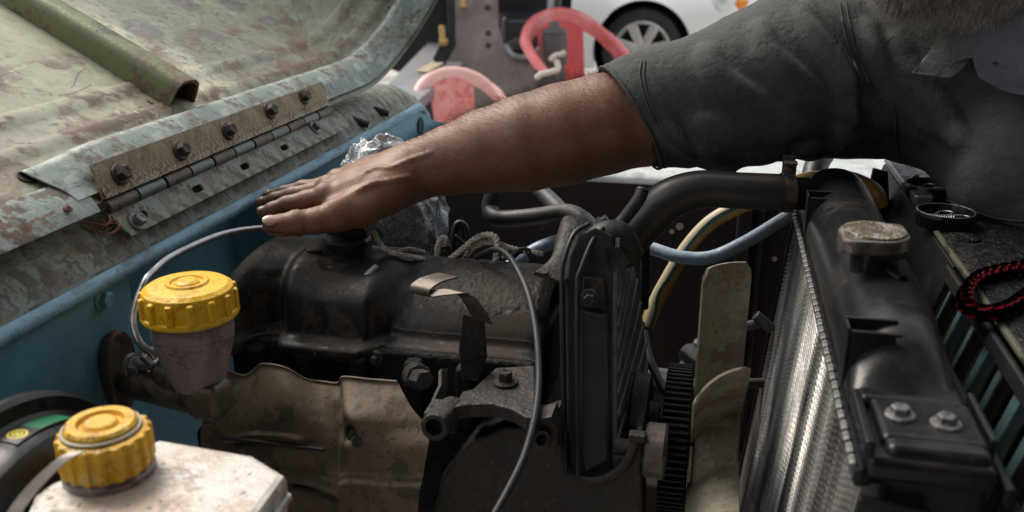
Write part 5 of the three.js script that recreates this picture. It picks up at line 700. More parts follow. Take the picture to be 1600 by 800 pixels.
// ---------------------------------------------------------------- workshop roof over the near side of the car, open towards the yard
{
  const t = thing('workshop_roof', 'sheet metal workshop roof over the near side of the car', 'roof', V(1, 0, 2.4)), tin = grime('dark roof sheet', [0.09, 0.085, 0.08], [[[0.14, 0.08, 0.05], 'coarse', 0.55, 0.75, 0.6]], { rough: 0.6, period: 2 });
  const P = [], n = 90; for (let j = 0; j <= 1; j++) for (let i = 0; i <= n; i++) P.push(V(mixN(-0.55, 5, i / n), 2.55 + 0.02 * Math.sin(i * 2.1) + 0.5 * j, mixN(-1.15, 5, j))); part('sheet', thicken(P, n, 1, 0.004), tin, t);
  part('rear_wall', bx(8.2, 3.1, 0.1, 0.01, T(0.9, 1.55, 3.4)), tin, t); part('side_wall', bx(0.1, 2.9, 4.0, 0.01, T(2.6, 1.45, 1.6)), tin, t);
  for (const x of [2.6, 4.6]) part('post', cyl(V(x, 0, -0.25), V(x, 2.6, -0.25), 0.05), tin, t);
}
// ---------------------------------------------------------------- yard behind the car
{
  const cs = 0.6;
  structure('ground', (() => { const g = new THREE.PlaneGeometry(160, 160, 1, 1); g.rotateX(-Math.PI / 2); return g; })(), grime('pale dusty concrete', [0.40, 0.38, 0.35], [[[0.28, 0.26, 0.235], 'coarse', 0.45, 0.7, 0.7], [[0.12, 0.105, 0.09], 'blot', 0.66, 0.8, 0.5]], { rough: 0.85, period: 3, bump: 0.002 }));
  const RED = grime('faded red chair plastic', [0.68, 0.25, 0.22], [[[0.72, 0.36, 0.32], 'coarse', 0.45, 0.7, 0.7], [[0.5, 0.08, 0.075], 'blot', 0.55, 0.75, 0.6]], { rough: 0.38, bump: 0.0004 });
  const RED2 = grime('deep red chair plastic', [0.52, 0.045, 0.05], [[[0.58, 0.11, 0.11], 'coarse', 0.45, 0.7, 0.6]], { rough: 0.36, bump: 0.0004 });
  // moulded arm chair: x to its right, z to its front, feet on the ground
  function chair(mat, rimMat, label, pos, turn, sc) {
    const t = thing('plastic_chair', label, 'chair', pos, 'red plastic chairs in the yard'); t.rotation.y = turn; t.scale.setScalar(sc); const o = (g) => g.map((q) => q.translate(pos.x, pos.y, pos.z));
    const W = 0.25, rim = []; const rimAt = (a) => { const s = Math.sin(a), c = Math.cos(a); return V(W * s * 1.05, 0.82 - 0.20 * (1 - c) * 0.9 - 0.10 * sst(1.2, 2.2, Math.abs(a)), -0.24 + 0.13 * (1 - c) + 0.28 * sst(1.1, 2.4, Math.abs(a))); };
    const A = []; for (let i = 0; i <= 40; i++) A.push(rimAt(mixN(-2.3, 2.3, i / 40)));
    const c = curve(A), Q = [], n = 90; for (let j = 0; j <= 4; j++) for (let i = 0; i <= n; i++) { const p = c.getPoint(i / n), tg = c.getTangent(i / n), out = V(tg.z, 0, -tg.x).normalize().multiplyScalar(p.x * 0 + 1); const w = [[-0.004, -0.085], [-0.014, -0.02], [0.004, 0.004], [0.034, -0.006], [0.040, -0.034]][j]; Q.push(p.clone().addScaledVector(out, w[0]).add(V(0, w[1], 0))); }
    part('top_rim', o(thicken(Q, n, 4, 0.004)), rimMat, t);
    const bp = []; for (let j = 0; j <= 16; j++) for (let i = 0; i <= 10; i++) { const v = j / 16, u = i / 10 * 2 - 1; bp.push(V(u * mixN(0.125, 0.145, v), mixN(0.43, 0.765 - 0.03 * u * u, v), -0.176 - 0.055 * v + 0.012 * (u * u))); }
    const back = part('backrest', o(thicken(bp, 10, 16, 0.005)), mat, t);
    for (let k = 0; k < 8; k++) part('slot', o([bx(0.2, 0.006, 0.003, 0.001, T(0, 0.5 + k * 0.034, -0.186 - 0.055 * (0.07 + k * 0.034) / 0.37))]), mat, back);
    const sp = []; for (let j = 0; j <= 12; j++) for (let i = 0; i <= 12; i++) { const v = j / 12, u = i / 12 * 2 - 1; sp.push(V(u * mixN(0.19, 0.235, v), 0.43 - 0.018 * (1 - u * u) * Math.sin(v * 3.1) - 0.03 * sst(0.9, 1, v), mixN(-0.2, 0.22, v))); }
    part('seat', o(thicken(sp, 12, 12, -0.005)), mat, t);
    for (const sx of [-1, 1]) for (const f of [0, 1]) { const L = []; const top = f ? V(sx * 0.262, 0.60, 0.16) : V(sx * 0.2, 0.43, -0.19), mid = f ? V(sx * 0.25, 0.43, 0.19) : V(sx * 0.215, 0.25, -0.21), bot = f ? V(sx * 0.27, 0, 0.235) : V(sx * 0.24, 0, -0.27); const lc = curve([top, mid, bot]); for (let j = 0; j <= 2; j++) for (let i = 0; i <= 14; i++) { const w = mixN(0.03, 0.018, i / 14), a = (j - 1) * 0.9; L.push(lc.getPoint(i / 14).add(V(sx * w * (Math.cos(a) - 1) * 0.6, 0, Math.sin(a) * w))); } part('leg', o(thicken(L, 14, 2, sx * 0.004)), mat, t); }
    return t;
  }
  const c1 = onY(722, 180, 0.42); c1.y = 0; 
  chair(RED, grime('sun bleached pink rim', [0.76, 0.45, 0.41], [[[0.7, 0.3, 0.27], 'coarse', 0.5, 0.75, 0.7]], { rough: 0.4, bump: 0.0004 }), 'pale pinkish red plastic chair just beyond the blue firewall', V(...onY(733, 120, 0.62).setY(0).toArray()), 0.75, 0.78);
  chair(RED2, grime('faded red rim', [0.62, 0.14, 0.14], [[[0.7, 0.3, 0.28], 'coarse', 0.5, 0.75, 0.7]], { rough: 0.4, bump: 0.0004 }), 'deep red plastic chair standing by the white car wheel', V(...onY(922, 2, 0.90).setY(0).toArray()), 0.85, 1.04);
  // bench of grey sheet with cardboard scraps
  const y = 0.56, bt = [[604, 132], [668, 67], [760, 68], [640, 142]].map(([a, b]) => onY(a, b, y)); const b0 = bt[0].clone().lerp(bt[2], 0.5);
  const ben = thing('metal_bench', 'grey sheet metal bench top behind the bonnet', 'bench', V(b0.x, 0, b0.z)); const gs = grime('grey bench steel', [0.22, 0.22, 0.235], [[[0.14, 0.14, 0.15], 'coarse', 0.45, 0.7, 0.6]], { rough: 0.5, metal: 0.2 });
  const ex = bt[1].clone().sub(bt[0]).multiplyScalar(-0.6); const bt2 = [bt[0].clone().add(ex), bt[1], bt[2], bt[3].clone().add(ex)];
  part('top', plate(bt2.slice().reverse(), 0.05, 0.006), gs, ben); for (const p of bt2) part('leg', bx(0.05, 0.5, 0.05, 0.006, T(mixN(b0.x, p.x, 0.85), 0.255, mixN(b0.z, p.z, 0.85))), gs, ben);
  const card = grime('cardboard', [0.42, 0.35, 0.25], [[[0.3, 0.24, 0.17], 'mid', 0.5, 0.75, 0.5]], { rough: 0.9 });
  single('cardboard_scrap', plate([[650, 110], [680, 94], [694, 98], [668, 112]].map(([a, b]) => onY(a, b, y + 0.012)).reverse(), 0.006, 0.001), card, 'larger torn piece of cardboard lying on the grey bench', 'cardboard'); single('cardboard_scrap', plate([[706, 84], [738, 78], [742, 82], [714, 88]].map(([a, b]) => onY(a, b, y + 0.011)).reverse(), 0.005, 0.001), card, 'small flat strip of cardboard farther along the grey bench', 'cardboard');
}
// three wheeled vehicle without doors
{
  const d = 5.0, q = (x, yy, dd = d) => wp(x, yy, dd); const base = q(790, 60); const v = thing('three_wheeler', 'grey brown open sided three wheeler with a black seat', 'three wheeler', V(base.x, 0, base.z));
  const body = grime('dusty grey brown body paint', [0.225, 0.185, 0.165], [[[0.15, 0.12, 0.105], 'coarse', 0.45, 0.7, 0.6], [[0.3, 0.26, 0.24], 'blot', 0.6, 0.8, 0.4]], { rough: 0.45, period: 0.8 });
  const out = [[700, -160], [778, -160], [778, 0], [779, 40], [786, 66], [794, 80], [806, 88], [824, 86], [842, 72], [852, 55], [857, 30], [862, -160], [869, -160], [866, 20], [862, 70], [848, 110], [838, 330], [680, 330], [690, 200], [700, 60]];
  part('side_panel', plate(out.map(([a, b]) => q(a, b)).reverse(), 0.03, 0.006), body, v, 'dusty grey brown side panel');
  part('cabin_wall', [plate([[560, -170], [905, -170], [880, 200], [560, 90]].map(([a, b]) => q(a, b, d + 0.9)).reverse(), 0.03, 0.004)], E.blackSteel, v);
  part('door_trim', tube([[790, 72], [802, 86], [822, 89], [842, 77], [853, 57], [859, 20], [864, -150]].map(([a, b]) => q(a, b, d - 0.03)), 0.016, { n: 90 }), grime('scuffed pale trim', [0.3, 0.3, 0.32], [[[0.2, 0.19, 0.19], 'mid', 0.5, 0.75, 0.6]], { rough: 0.4, metal: 0.4 }), v);
  const seat = E.rubber; part('seat', [bx(0.26, 0.19, 0.4, 0.05, M4().makeRotationY(0.3).setPosition(...q(814, 46, d + 0.4).toArray()))], plain('black seat vinyl', [0.05, 0.053, 0.062], 0.3), v, 'black vinyl seat'); part('seat_back', [bx(0.5, 0.5, 0.14, 0.05, M4().makeRotationY(0.25).setPosition(...q(812, -35, d + 0.55).toArray()))], plain('black seat back vinyl', [0.02, 0.021, 0.026], 0.4), v);
  part('foot_rail', [tube([q(786, 76, d + 0.05), q(820, 58, d + 0.1), q(842, 44, d + 0.15)], 0.02)], E.alloy, v);
  for (const [x, yy] of [[762, 12], [763, 52], [763, 71]]) part('rivet', lathe([[0, 0.006], [0.012, 0.004], [0.016, 0]], q(x, yy, d - 0.002), FWD.clone().negate(), 16), M.boltBrown, v);
  part('roof', bx(1.5, 0.06, 1.5, 0.03, T(base.x, q(790, -160).y + 0.05, base.z - 0.5)), E.blackSteel, v);
  part('front_panel', plate([[690, -160], [708, -160], [712, 70], [690, 110], [676, 92], [700, 40]].map(([a, b]) => q(a, b, d - 0.12)).reverse(), 0.02, 0.005), E.blackSteel, v);
  part('brass_fitting', [cyl(q(722, -4, d - 0.1), q(724, 14, d - 0.1), 0.022), cyl(q(690, 40, d - 0.2), q(692, 66, d - 0.2), 0.016), cyl(q(686, 66, d - 0.2), q(700, 66, d - 0.2), 0.02)], grime('dull brass', [0.42, 0.27, 0.1], [[[0.2, 0.12, 0.05], 'mid', 0.5, 0.75, 0.6]], { rough: 0.4, metal: 0.6 }), v);
  for (const [x, z] of [[-0.5, 0], [0.5, -0.6]]) part('wheel', cyl(V(base.x + x, 0.22, base.z + z + 0.05), V(base.x + x, 0.22, base.z + z - 0.1), 0.22, 0.22, { ch: 0.04 }), E.rubber, v);
  // pots and hooks hanging beside it
  const g2 = plain('grey pitted can', [0.075, 0.07, 0.07], 0.5); const pot = thing('grey_canister', 'upright grey canister beside the deep red chair', 'canister', V(...q(866, 92, 4.6).setY(0).toArray()));
  { const p = q(866, 92, 4.6); part('body', cyl(V(p.x, 0, p.z), V(p.x, p.y + 0.13, p.z), 0.07, 0.062), g2, pot); part('lid', lathe([[0, 0.05], [0.02, 0.05], [0.03, 0.02], [0.058, 0.012], [0.063, 0]], V(p.x, p.y + 0.13, p.z), V(0, 1, 0)), g2, pot); part('handle', tube([[860, 94], [868, 87], [878, 85], [882, 82]].map(([a, b]) => q(a, b, 4.5)), 0.014), plain('cream handle', [0.52, 0.47, 0.4], 0.5), pot, 'cream curved handle'); }
  const bk = thing('open_pot', 'small dark pot with a cream curved rim below the three wheeler seat', 'pot', V(...q(852, 118, 4.4).setY(0).toArray())); { const p = q(852, 118, 4.4); part('body', lathe([[0.0, -p.y], [0.05, -p.y], [0.062, -0.05], [0.066, 0.02], [0.06, 0.02], [0.055, -0.03], [0, -0.05]], p, V(0, 1, 0)), g2, bk); part('handle', tube([[838, 122], [846, 116], [862, 112], [872, 108], [870, 96]].map(([a, b]) => q(a, b, 4.32)), 0.014), plain('cream rim', [0.55, 0.5, 0.43], 0.5), bk, 'cream curved rim'); }
}
// white car: front wing, wheel, bumper lamp
{
  const d = 7.0, hubp = wp(1003, 78, d), wc = V(hubp.x, hubp.y, hubp.z), R = 0.315; const car = thing('parked_car', 'white parked car with a silver alloy wheel', 'car', V(wc.x, 0, wc.z));
  const ax = V(0.06, 0, 1).normalize(), sx = V(1, 0, -0.06).normalize(), up = V(0, 1, 0); const W = (a, b, c = 0) => wc.clone().addScaledVector(sx, a).addScaledVector(up, b).addScaledVector(ax, c);
  const white = plain('white car paint', [0.78, 0.78, 0.76], 0.3, { x: { clearcoat: 0.6, clearcoatRoughness: 0.1 }, bump: 0.00005 });
  const wheel = part('wheel', lathe([[0.19, -0.16], [0.29, -0.16], [R, -0.12], [R, -0.01], [0.295, 0.02], [0.24, 0.028], [0.212, 0.016], [0.205, -0.03]], wc, ax, 64), E.rubber, car, 'black tyre');
  const rim = grime('silver wheel paint', [0.5, 0.49, 0.48], [[[0.33, 0.28, 0.22], 'coarse', 0.5, 0.75, 0.6]], { rough: 0.35, metal: 0.4, period: 0.5 });
  part('rim', [lathe([[0.185, -0.05], [0.198, -0.03], [0.2145, 0.016], [0.2, 0.022], [0.188, 0.006], [0.18, -0.05]], wc, ax, 56), lathe([[0, 0.012], [0.04, 0.012], [0.062, 0.0], [0.06, -0.04], [0, -0.04]], wc, ax, 36)], rim, wheel);
  part('wheel_disc', lathe([[0, -0.055], [0.19, -0.055], [0.19, -0.065], [0, -0.065]], wc, ax, 40), E.blackSteel, wheel);
  for (let k = 0; k < 7; k++) { const a = k / 7 * 6.283 + 0.2, c = Math.cos(a), s = Math.sin(a), P = []; for (let j = 0; j <= 8; j++) for (let i = -1; i <= 1; i++) { const r = mixN(0.035, 0.2, j / 8), w = mixN(0.026, 0.034, j / 8) * i; P.push(W(r * c - w * s, r * s + w * c, 0.004 + (i ? -0.012 : 0) + 0.01 * (j / 8))); } part('spoke', thicken(P, 2, 8, 0.012), rim, wheel); }
  // wing around the arch, in strips from the arch outwards
  const Ra = 0.365, P = [], n = 60; const edge = (a) => { const c = Math.cos(a), s = Math.sin(a); const k = Math.min(1.6 / Math.max(1e-3, Math.abs(c)), s > 0 ? 0.62 / Math.max(1e-3, s) : 0.14 / Math.max(1e-3, -s)); return [c * k, s * k]; };
  for (let j = 0; j <= 6; j++) for (let i = 0; i <= n; i++) { const a = mixN(-0.35, Math.PI + 0.35, i / n), e = edge(a), v = j / 6, x = mixN(Ra * Math.cos(a), e[0], v), y = mixN(Ra * Math.sin(a), e[1], v); P.push(W(x, y, 0.03 + (j === 0 ? 0.012 : 0) + 0.02 * sst(0.5, 0.25, y) - 0.10 * sst(0.3, 0.64, y) - 0.25 * sst(0.9, 1.7, x))); }
  part('wing', thicken(P, n, 6, 0.004), white, car, 'white wing with a round arch');
  const Bn = []; for (let j = 0; j <= 4; j++) for (let i = 0; i <= 16; i++) Bn.push(W(mixN(-1.6, 1.5, i / 16), 0.60 + 0.09 * sst(0, 3, j), -0.06 - 0.35 * j)); part('bonnet', thicken(Bn, 16, 4, -0.004), white, car);
  part('arch_liner', lathe([[0.36, -0.3], [0.362, 0.02], [0.355, 0.02], [0.35, -0.3], [0, -0.3]], wc, ax, 48), E.blackSteel, car);
  part('headlamp', lathe([[0, 0.05], [0.06, 0.045], [0.12, 0.02], [0.14, -0.02], [0, -0.03]], W(0.62, 0.38, 0.0), V(0.4, 0.15, 1), 32), plain('clear lamp cover', [0.72, 0.72, 0.72], 0.12, { metal: 0.3 }), car); part('turn_lamp', lathe([[0, 0.03], [0.04, 0.026], [0.07, 0.0], [0, -0.02]], W(0.72, 0.33, 0.02), V(0.4, 0, 1), 28), plain('orange turn lamp cover', [0.75, 0.25, 0.03], 0.2), car, 'orange turn lamp');
  part('lower_body', [bx(3.1, 0.3, 0.9, 0.06, M4().makeRotationY(0.06).setPosition(...W(-0.3, -0.02, -1.0).toArray())), bx(1.2, 0.55, 0.5, 0.08, M4().makeRotationY(0.06).setPosition(...W(-1.05, 0.2, -0.28).toArray()))], white, car);
  part('cabin', bx(1.6, 0.6, 1.3, 0.2, M4().makeRotationY(0.06).setPosition(...W(-1.1, 0.9, -0.85).toArray())), plain('dark car glass', [0.02, 0.022, 0.025], 0.05), car);
}
// ---------------------------------------------------------------- mechanic
const J = (px, py, d) => { const p = at(px, py, d); return [p.x, p.y, p.z]; };
const capD = (x, y, z, c) => { const [ax, ay, az, bx_, by, bz, ra, rb] = c, dx = bx_ - ax, dy = by - ay, dz = bz - az, L = dx * dx + dy * dy + dz * dz; let t = L > 0 ? ((x - ax) * dx + (y - ay) * dy + (z - az) * dz) / L : 0; t = t < 0 ? 0 : t > 1 ? 1 : t; const ex = x - ax - t * dx, ey = y - ay - t * dy, ez = z - az - t * dz; return Math.sqrt(ex * ex + ey * ey + ez * ez) - (ra + (rb - ra) * t); };
const smin = (a, b, k) => { const h = Math.max(k - Math.abs(a - b), 0) / k; return Math.min(a, b) - h * h * k * 0.25; };
const cap = (a, b, ra, rb) => [...a, ...b, ra, rb ?? ra];
function polygonise(sdf, c, half, N, maxPoly = 400000) {              // field of minus the distance on a cube of N cells
  const mc = new MarchingCubes(N, new THREE.MeshBasicMaterial(), false, false, maxPoly); mc.isolation = 0; const f = mc.field, h = N / 2;
  for (let k = 0; k < N; k++) for (let j = 0; j < N; j++) { let i = 0; while (i < N) { const d = sdf(c[0] + (i - h) / h * half, c[1] + (j - h) / h * half, c[2] + (k - h) / h * half); f[i + j * N + k * N * N] = -d; const skip = Math.floor((Math.abs(d) * 0.7) / (half / h)) - 2; i++; for (let s = 0; s < skip && i < N; s++, i++) f[i + j * N + k * N * N] = -d; } }
  mc.update(); const n = mc.count ?? mc.geometry.drawRange.count, P = new Float32Array(n * 3), Q = new Float32Array(n * 3);
  for (let i = 0; i < n * 3; i++) { P[i] = mc.positionArray[i] * half + c[i % 3]; Q[i] = mc.normalArray[i]; }
  for (let i = 0; i < n; i++) { const l = Math.hypot(Q[3 * i], Q[3 * i + 1], Q[3 * i + 2]) || 1; for (let q = 0; q < 3; q++) Q[3 * i + q] /= l; }
  const g = new THREE.BufferGeometry(); g.setAttribute('position', new THREE.BufferAttribute(P, 3)); g.setAttribute('normal', new THREE.BufferAttribute(Q, 3)); return g;
}
const px2m = 1 / FPX;
// --- joints, surveyed from the photograph
const ARM = [[620, 277, 1.065, 0.0262], [640, 270, 1.065, 0.0285], [662, 262, 1.065, 0.0322], [705, 250, 1.06, 0.0375], [760, 236, 1.055, 0.0455], [820, 224, 1.05, 0.0522], [880, 210, 1.05, 0.0552], [940, 195, 1.05, 0.0545], [1010, 180, 1.055, 0.055], [1150, 145, 1.08, 0.06], [1320, 95, 1.12, 0.068]].map(([x, y, d, r]) => [J(x, y, d), r]);
const armCaps = []; for (let i = 0; i < ARM.length - 1; i++) armCaps.push(cap(ARM[i][0], ARM[i + 1][0], ARM[i][1], ARM[i + 1][1]));
const chain = (a) => { const o = []; for (let i = 0; i < a.length - 1; i++) o.push(cap(J(...a[i]), J(...a[i + 1]), a[i][3], a[i + 1][3])); return o; };
const palmCaps = [
  ...chain([[612, 290, 1.035, 0.019], [560, 297, 1.032, 0.0165], [508, 307, 1.03, 0.0122]]), ...chain([[612, 282, 1.05, 0.019], [560, 286, 1.05, 0.0165], [513, 294, 1.05, 0.0122]]),
  ...chain([[616, 275, 1.068, 0.018], [566, 276, 1.07, 0.0155], [526, 284, 1.072, 0.0118]]), ...chain([[620, 270, 1.083, 0.017], [580, 268, 1.088, 0.014], [546, 275, 1.092, 0.0108]]),
  ...chain([[600, 305, 1.045, 0.020], [560, 318, 1.035, 0.0175], [526, 322, 1.03, 0.012]]), ...chain([[606, 300, 1.07, 0.019], [560, 305, 1.07, 0.015]]),
];
const thumb = chain([[602, 308, 1.035, 0.0185], [562, 328, 1.018, 0.0190], [524, 338, 1.006, 0.0168], [494, 345, 0.998, 0.0136], [464, 349, 0.992, 0.0121], [440, 352, 0.988, 0.0112], [425, 352.5, 0.985, 0.0101]]);
const fingers = [
  chain([[508, 307, 1.03, 0.0122], [480, 312, 1.03, 0.0105], [448, 319, 1.03, 0.0090], [426, 327, 1.028, 0.0080], [411, 332, 1.027, 0.0068]]),
  chain([[513, 294, 1.05, 0.0122], [488, 300, 1.055, 0.0105], [458, 304, 1.06, 0.0090], [430, 311, 1.065, 0.0078], [410, 317, 1.068, 0.0066]]),
  chain([[526, 284, 1.072, 0.0118], [502, 291, 1.078, 0.0098], [474, 293, 1.085, 0.0086], [444, 300, 1.09, 0.0074], [420, 305, 1.094, 0.0062]]),
  chain([[546, 275, 1.092, 0.0108], [524, 281, 1.098, 0.009], [504, 287, 1.105, 0.0083], [480, 296, 1.11, 0.0072], [462, 302, 1.112, 0.006]]),
];
const knuckles = [[507, 298, 1.028, 0.0075], [512, 286, 1.047, 0.0078], [525, 276, 1.069, 0.0072], [545, 267, 1.09, 0.0064], [462, 340, 0.990, 0.0065]].map(([x, y, d, r]) => cap(J(x, y, d), J(x, y, d), r, r));
const tendons = [[[600, 262, 1.05], [511, 294, 1.03]], [[604, 256, 1.062], [516, 281, 1.048]], [[608, 252, 1.075], [528, 272, 1.07]], [[588, 283, 1.02], [524, 322, 1.0]]].map(([a, b]) => cap(J(...a), J(...b), 0.0028, 0.0034));
const thumbA = J(524, 338, 1.006), thumbB = J(425, 352.5, 0.985), tdx = [0, 1, 2].map((k) => thumbB[k] - thumbA[k]), tL2 = tdx.reduce((s, v) => s + v * v, 0);
function handSdf(x, y, z) {
  let arm = 9; for (let i = 0; i < 9; i++) arm = smin(arm, capD(x, y, z, armCaps[i]), 0.012);
  const w = Math.hypot(x - ARM[0][0][0], y - ARM[0][0][1], z - ARM[0][0][2]); if (w > 0.22) return arm;
  let palm = 9; for (const c of palmCaps) palm = smin(palm, capD(x, y, z, c), 0.014); palm = smin(palm, arm, 0.03);
  if (palm > 0.16) return palm;
  for (const c of tendons) palm = smin(palm, capD(x, y, z, c), 0.007);
  let th = 9; for (const c of thumb) th = smin(th, capD(x, y, z, c), 0.006);
  const tt = ((x - thumbA[0]) * tdx[0] + (y - thumbA[1]) * tdx[1] + (z - thumbA[2]) * tdx[2]) / tL2;            // creases over the thumb joint
  if (th < 0.02) th += 0.00075 * Math.sin(tt * 74) * Math.exp(-Math.pow((tt - 0.52) / 0.16, 2)) + 0.0005 * Math.sin(tt * 60 + 1) * Math.exp(-Math.pow((tt - 0.15) / 0.12, 2));
  let d = smin(palm, th, 0.014);
  for (const f of fingers) { let q = 9; for (const c of f) q = smin(q, capD(x, y, z, c), 0.004); d = Math.min(d, smin(palm, q, 0.005)); }
  for (const c of knuckles) d = smin(d, capD(x, y, z, c), 0.008);
  return d;
}
const veins = []; for (const c of [[[566, 272], [590, 262], [612, 262], [640, 250], [676, 238]], [[556, 300], [580, 288], [612, 282], [640, 276]]]) { const q = curve(c.map(([x, y]) => V(x, y, 0))).getPoints(18).map((s) => { const r = ray(s.x, s.y), l = r.length(); let t = 0.85; for (let i = 0; i < 60; i++) { const p = r.clone().multiplyScalar(t).add(EYE), d = handSdf(p.x, p.y, p.z); if (d < 0.0004) break; t += d * 0.7 / l; } return r.multiplyScalar(t + 0.0013).add(EYE); }); for (let i = 0; i < q.length - 1; i++) veins.push(cap(q[i].toArray(), q[i + 1].toArray(), 0.0008, 0.0008)); }
const handSkin = (x, y, z) => { let d = handSdf(x, y, z); if (Math.abs(d) < 0.012) for (const c of veins) { const qx = x - c[0], qy = y - c[1], qz = z - c[2]; if (qx * qx + qy * qy + qz * qz < 0.0009) d = smin(d, capD(x, y, z, c), 0.0045); } return d; };
// --- torso, head, far limbs (mostly out of the frame)
const neckB = J(1575, 55, 1.0), chest = J(1530, 110, 1.06), belly = J(1665, 225, 1.02), hips = [0.50, 0.83, -1.02], shR = J(1345, 85, 1.13), shL = [0.62, 1.05, -0.72];
const headC = J(1525, -125, 0.94), chin = J(1418, -24, 0.92), jaw = J(1550, -34, 0.915), crown = J(1560, -190, 0.95);
const legs = [[[0.50, 0.80, -1.10], [0.58, 0.44, -1.14], [0.66, 0.07, -1.14]], [[0.52, 0.80, -0.92], [0.60, 0.44, -0.88], [0.68, 0.07, -0.88]]];
const armL = [shL, [0.78, 0.86, -0.70], [0.68, 0.66, -0.80]];
const bodyCaps = [cap(chest, belly, 0.07, 0.075), cap(shR, chest, 0.05, 0.06), cap(J(1560, 110, 1.1), shL, 0.03, 0.045), cap(belly, hips, 0.085, 0.11), cap(neckB, headC, 0.052, 0.055), ...legs.flatMap((l) => [cap(l[0], l[1], 0.085, 0.06), cap(l[1], l[2], 0.055, 0.04), cap(l[2], [l[2][0] - 0.17, 0.035, l[2][2]], 0.04, 0.035)]), cap(armL[0], armL[1], 0.055, 0.045), cap(armL[1], armL[2], 0.042, 0.028)];
const handL = [0, 1, 2, 3].flatMap((k) => chain2([0.64, 0.655, -0.80], [0.605 + 0.0 * k, 0.59 - 0.006 * Math.abs(k - 1.4), -0.835 + k * 0.021], [0.585, 0.545 - 0.005 * Math.abs(k - 1.3), -0.838 + k * 0.023]));
function chain2(a, b, c) { return [cap(a, b, 0.013, 0.0105), cap(b, c, 0.010, 0.0075)]; }
handL.push(cap([0.64, 0.645, -0.795], [0.60, 0.605, -0.755], 0.014, 0.010), cap([0.60, 0.605, -0.755], [0.58, 0.57, -0.75], 0.010, 0.0085));
const bodySdf = (x, y, z) => { let d = 9; for (const c of bodyCaps) d = smin(d, capD(x, y, z, c), 0.03); for (let i = 8; i < armCaps.length; i++) d = smin(d, capD(x, y, z, armCaps[i]), 0.02); return d; };
const leftSdf = (x, y, z) => { let d = capD(x, y, z, cap(armL[1], armL[2], 0.042, 0.028)); for (const c of handL) d = smin(d, capD(x, y, z, c), 0.004); return d; };
const hf = V(...chin).sub(V(...headC)).normalize(), hr = V(0, 0, -1), hs = hf.clone().cross(hr).normalize();      // along the face, across it, away from it
const H = (u, v, w) => { const p = V(...headC).addScaledVector(hf, u).addScaledVector(hs, v).addScaledVector(hr, w); return [p.x, p.y, p.z]; };
const faceOut = hs.x < 0 ? 1 : -1;
const headCaps = [cap(H(-0.02, 0, 0), H(-0.02, 0, 0), 0.088), cap(H(-0.01, -0.03 * faceOut, 0), H(-0.03, 0.02 * faceOut, 0), 0.08, 0.078), cap(chin, jaw, 0.026, 0.034), cap(chin, H(0.02, 0.05 * faceOut, 0), 0.024, 0.05), cap(jaw, neckB, 0.045, 0.05), cap(H(0.045, 0.085 * faceOut, 0), H(0.005, 0.075 * faceOut, 0), 0.013, 0.009), cap(H(-0.01, 0.066 * faceOut, 0.036), H(-0.01, 0.066 * faceOut, -0.036), 0.014), cap(H(0.072, 0.068 * faceOut, 0.02), H(0.072, 0.068 * faceOut, -0.02), 0.011), ...[1, -1].flatMap((s) => [cap(H(0.0, -0.02 * faceOut, 0.08 * s), H(0.045, -0.012 * faceOut, 0.076 * s), 0.012, 0.008), cap(H(0.03, 0.055 * faceOut, 0.032 * s), H(0.04, 0.04 * faceOut, 0.05 * s), 0.022, 0.024)])];
const headSdf = (x, y, z) => { let d = 9; for (const c of headCaps) d = smin(d, capD(x, y, z, c), 0.022); for (const s of [1, -1]) d = Math.max(d, -capD(x, y, z, cap(H(0.012, 0.083 * faceOut, 0.03 * s), H(0.012, 0.083 * faceOut, 0.03 * s), 0.014))); return d; };
// --- skin
const skinMat = (() => {
  const m = grime('brown skin', [0.20, 0.092, 0.050], [[[0.15, 0.068, 0.040], 'coarse', 0.45, 0.7, 0.5], [[0.25, 0.128, 0.084], 'mid', 0.55, 0.8, 0.35], [[0.11, 0.052, 0.034], 'spot', 0.85, 0.97, 0.5], [[0.14, 0.066, 0.042], 'fine', 0.55, 0.8, 0.35]], { rough: 0.5, bump: 0.0005, period: 0.11 });
  m.bumpMap = grey((i) => { const x = i & 511, y = i >> 9; const a = 1 - Math.abs(2 * NZ.fine[i] - 1), b = 1 - Math.abs(2 * NZ.grain[i] - 1); return 0.35 * (1 - a) + 0.4 * (1 - b) + 0.3 * NZ.mid[i]; }); return m;
})();
skinMat.vertexColors = true; skinMat.sheen = 0.1;
const tipPts = [...fingers.map((f) => f[f.length - 1].slice(3, 6))], knPts = [...knuckles.map((c) => c.slice(0, 3)), ...fingers.map((f) => f[1].slice(3, 6)), ...fingers.map((f) => f[2].slice(3, 6))];
const th0 = (x, y, z) => Math.exp(-(Math.pow((x - thumbB[0]) / 0.05, 2) + Math.pow((y - thumbB[1]) / 0.016, 2) + Math.pow((z - thumbB[2]) / 0.022, 2)));
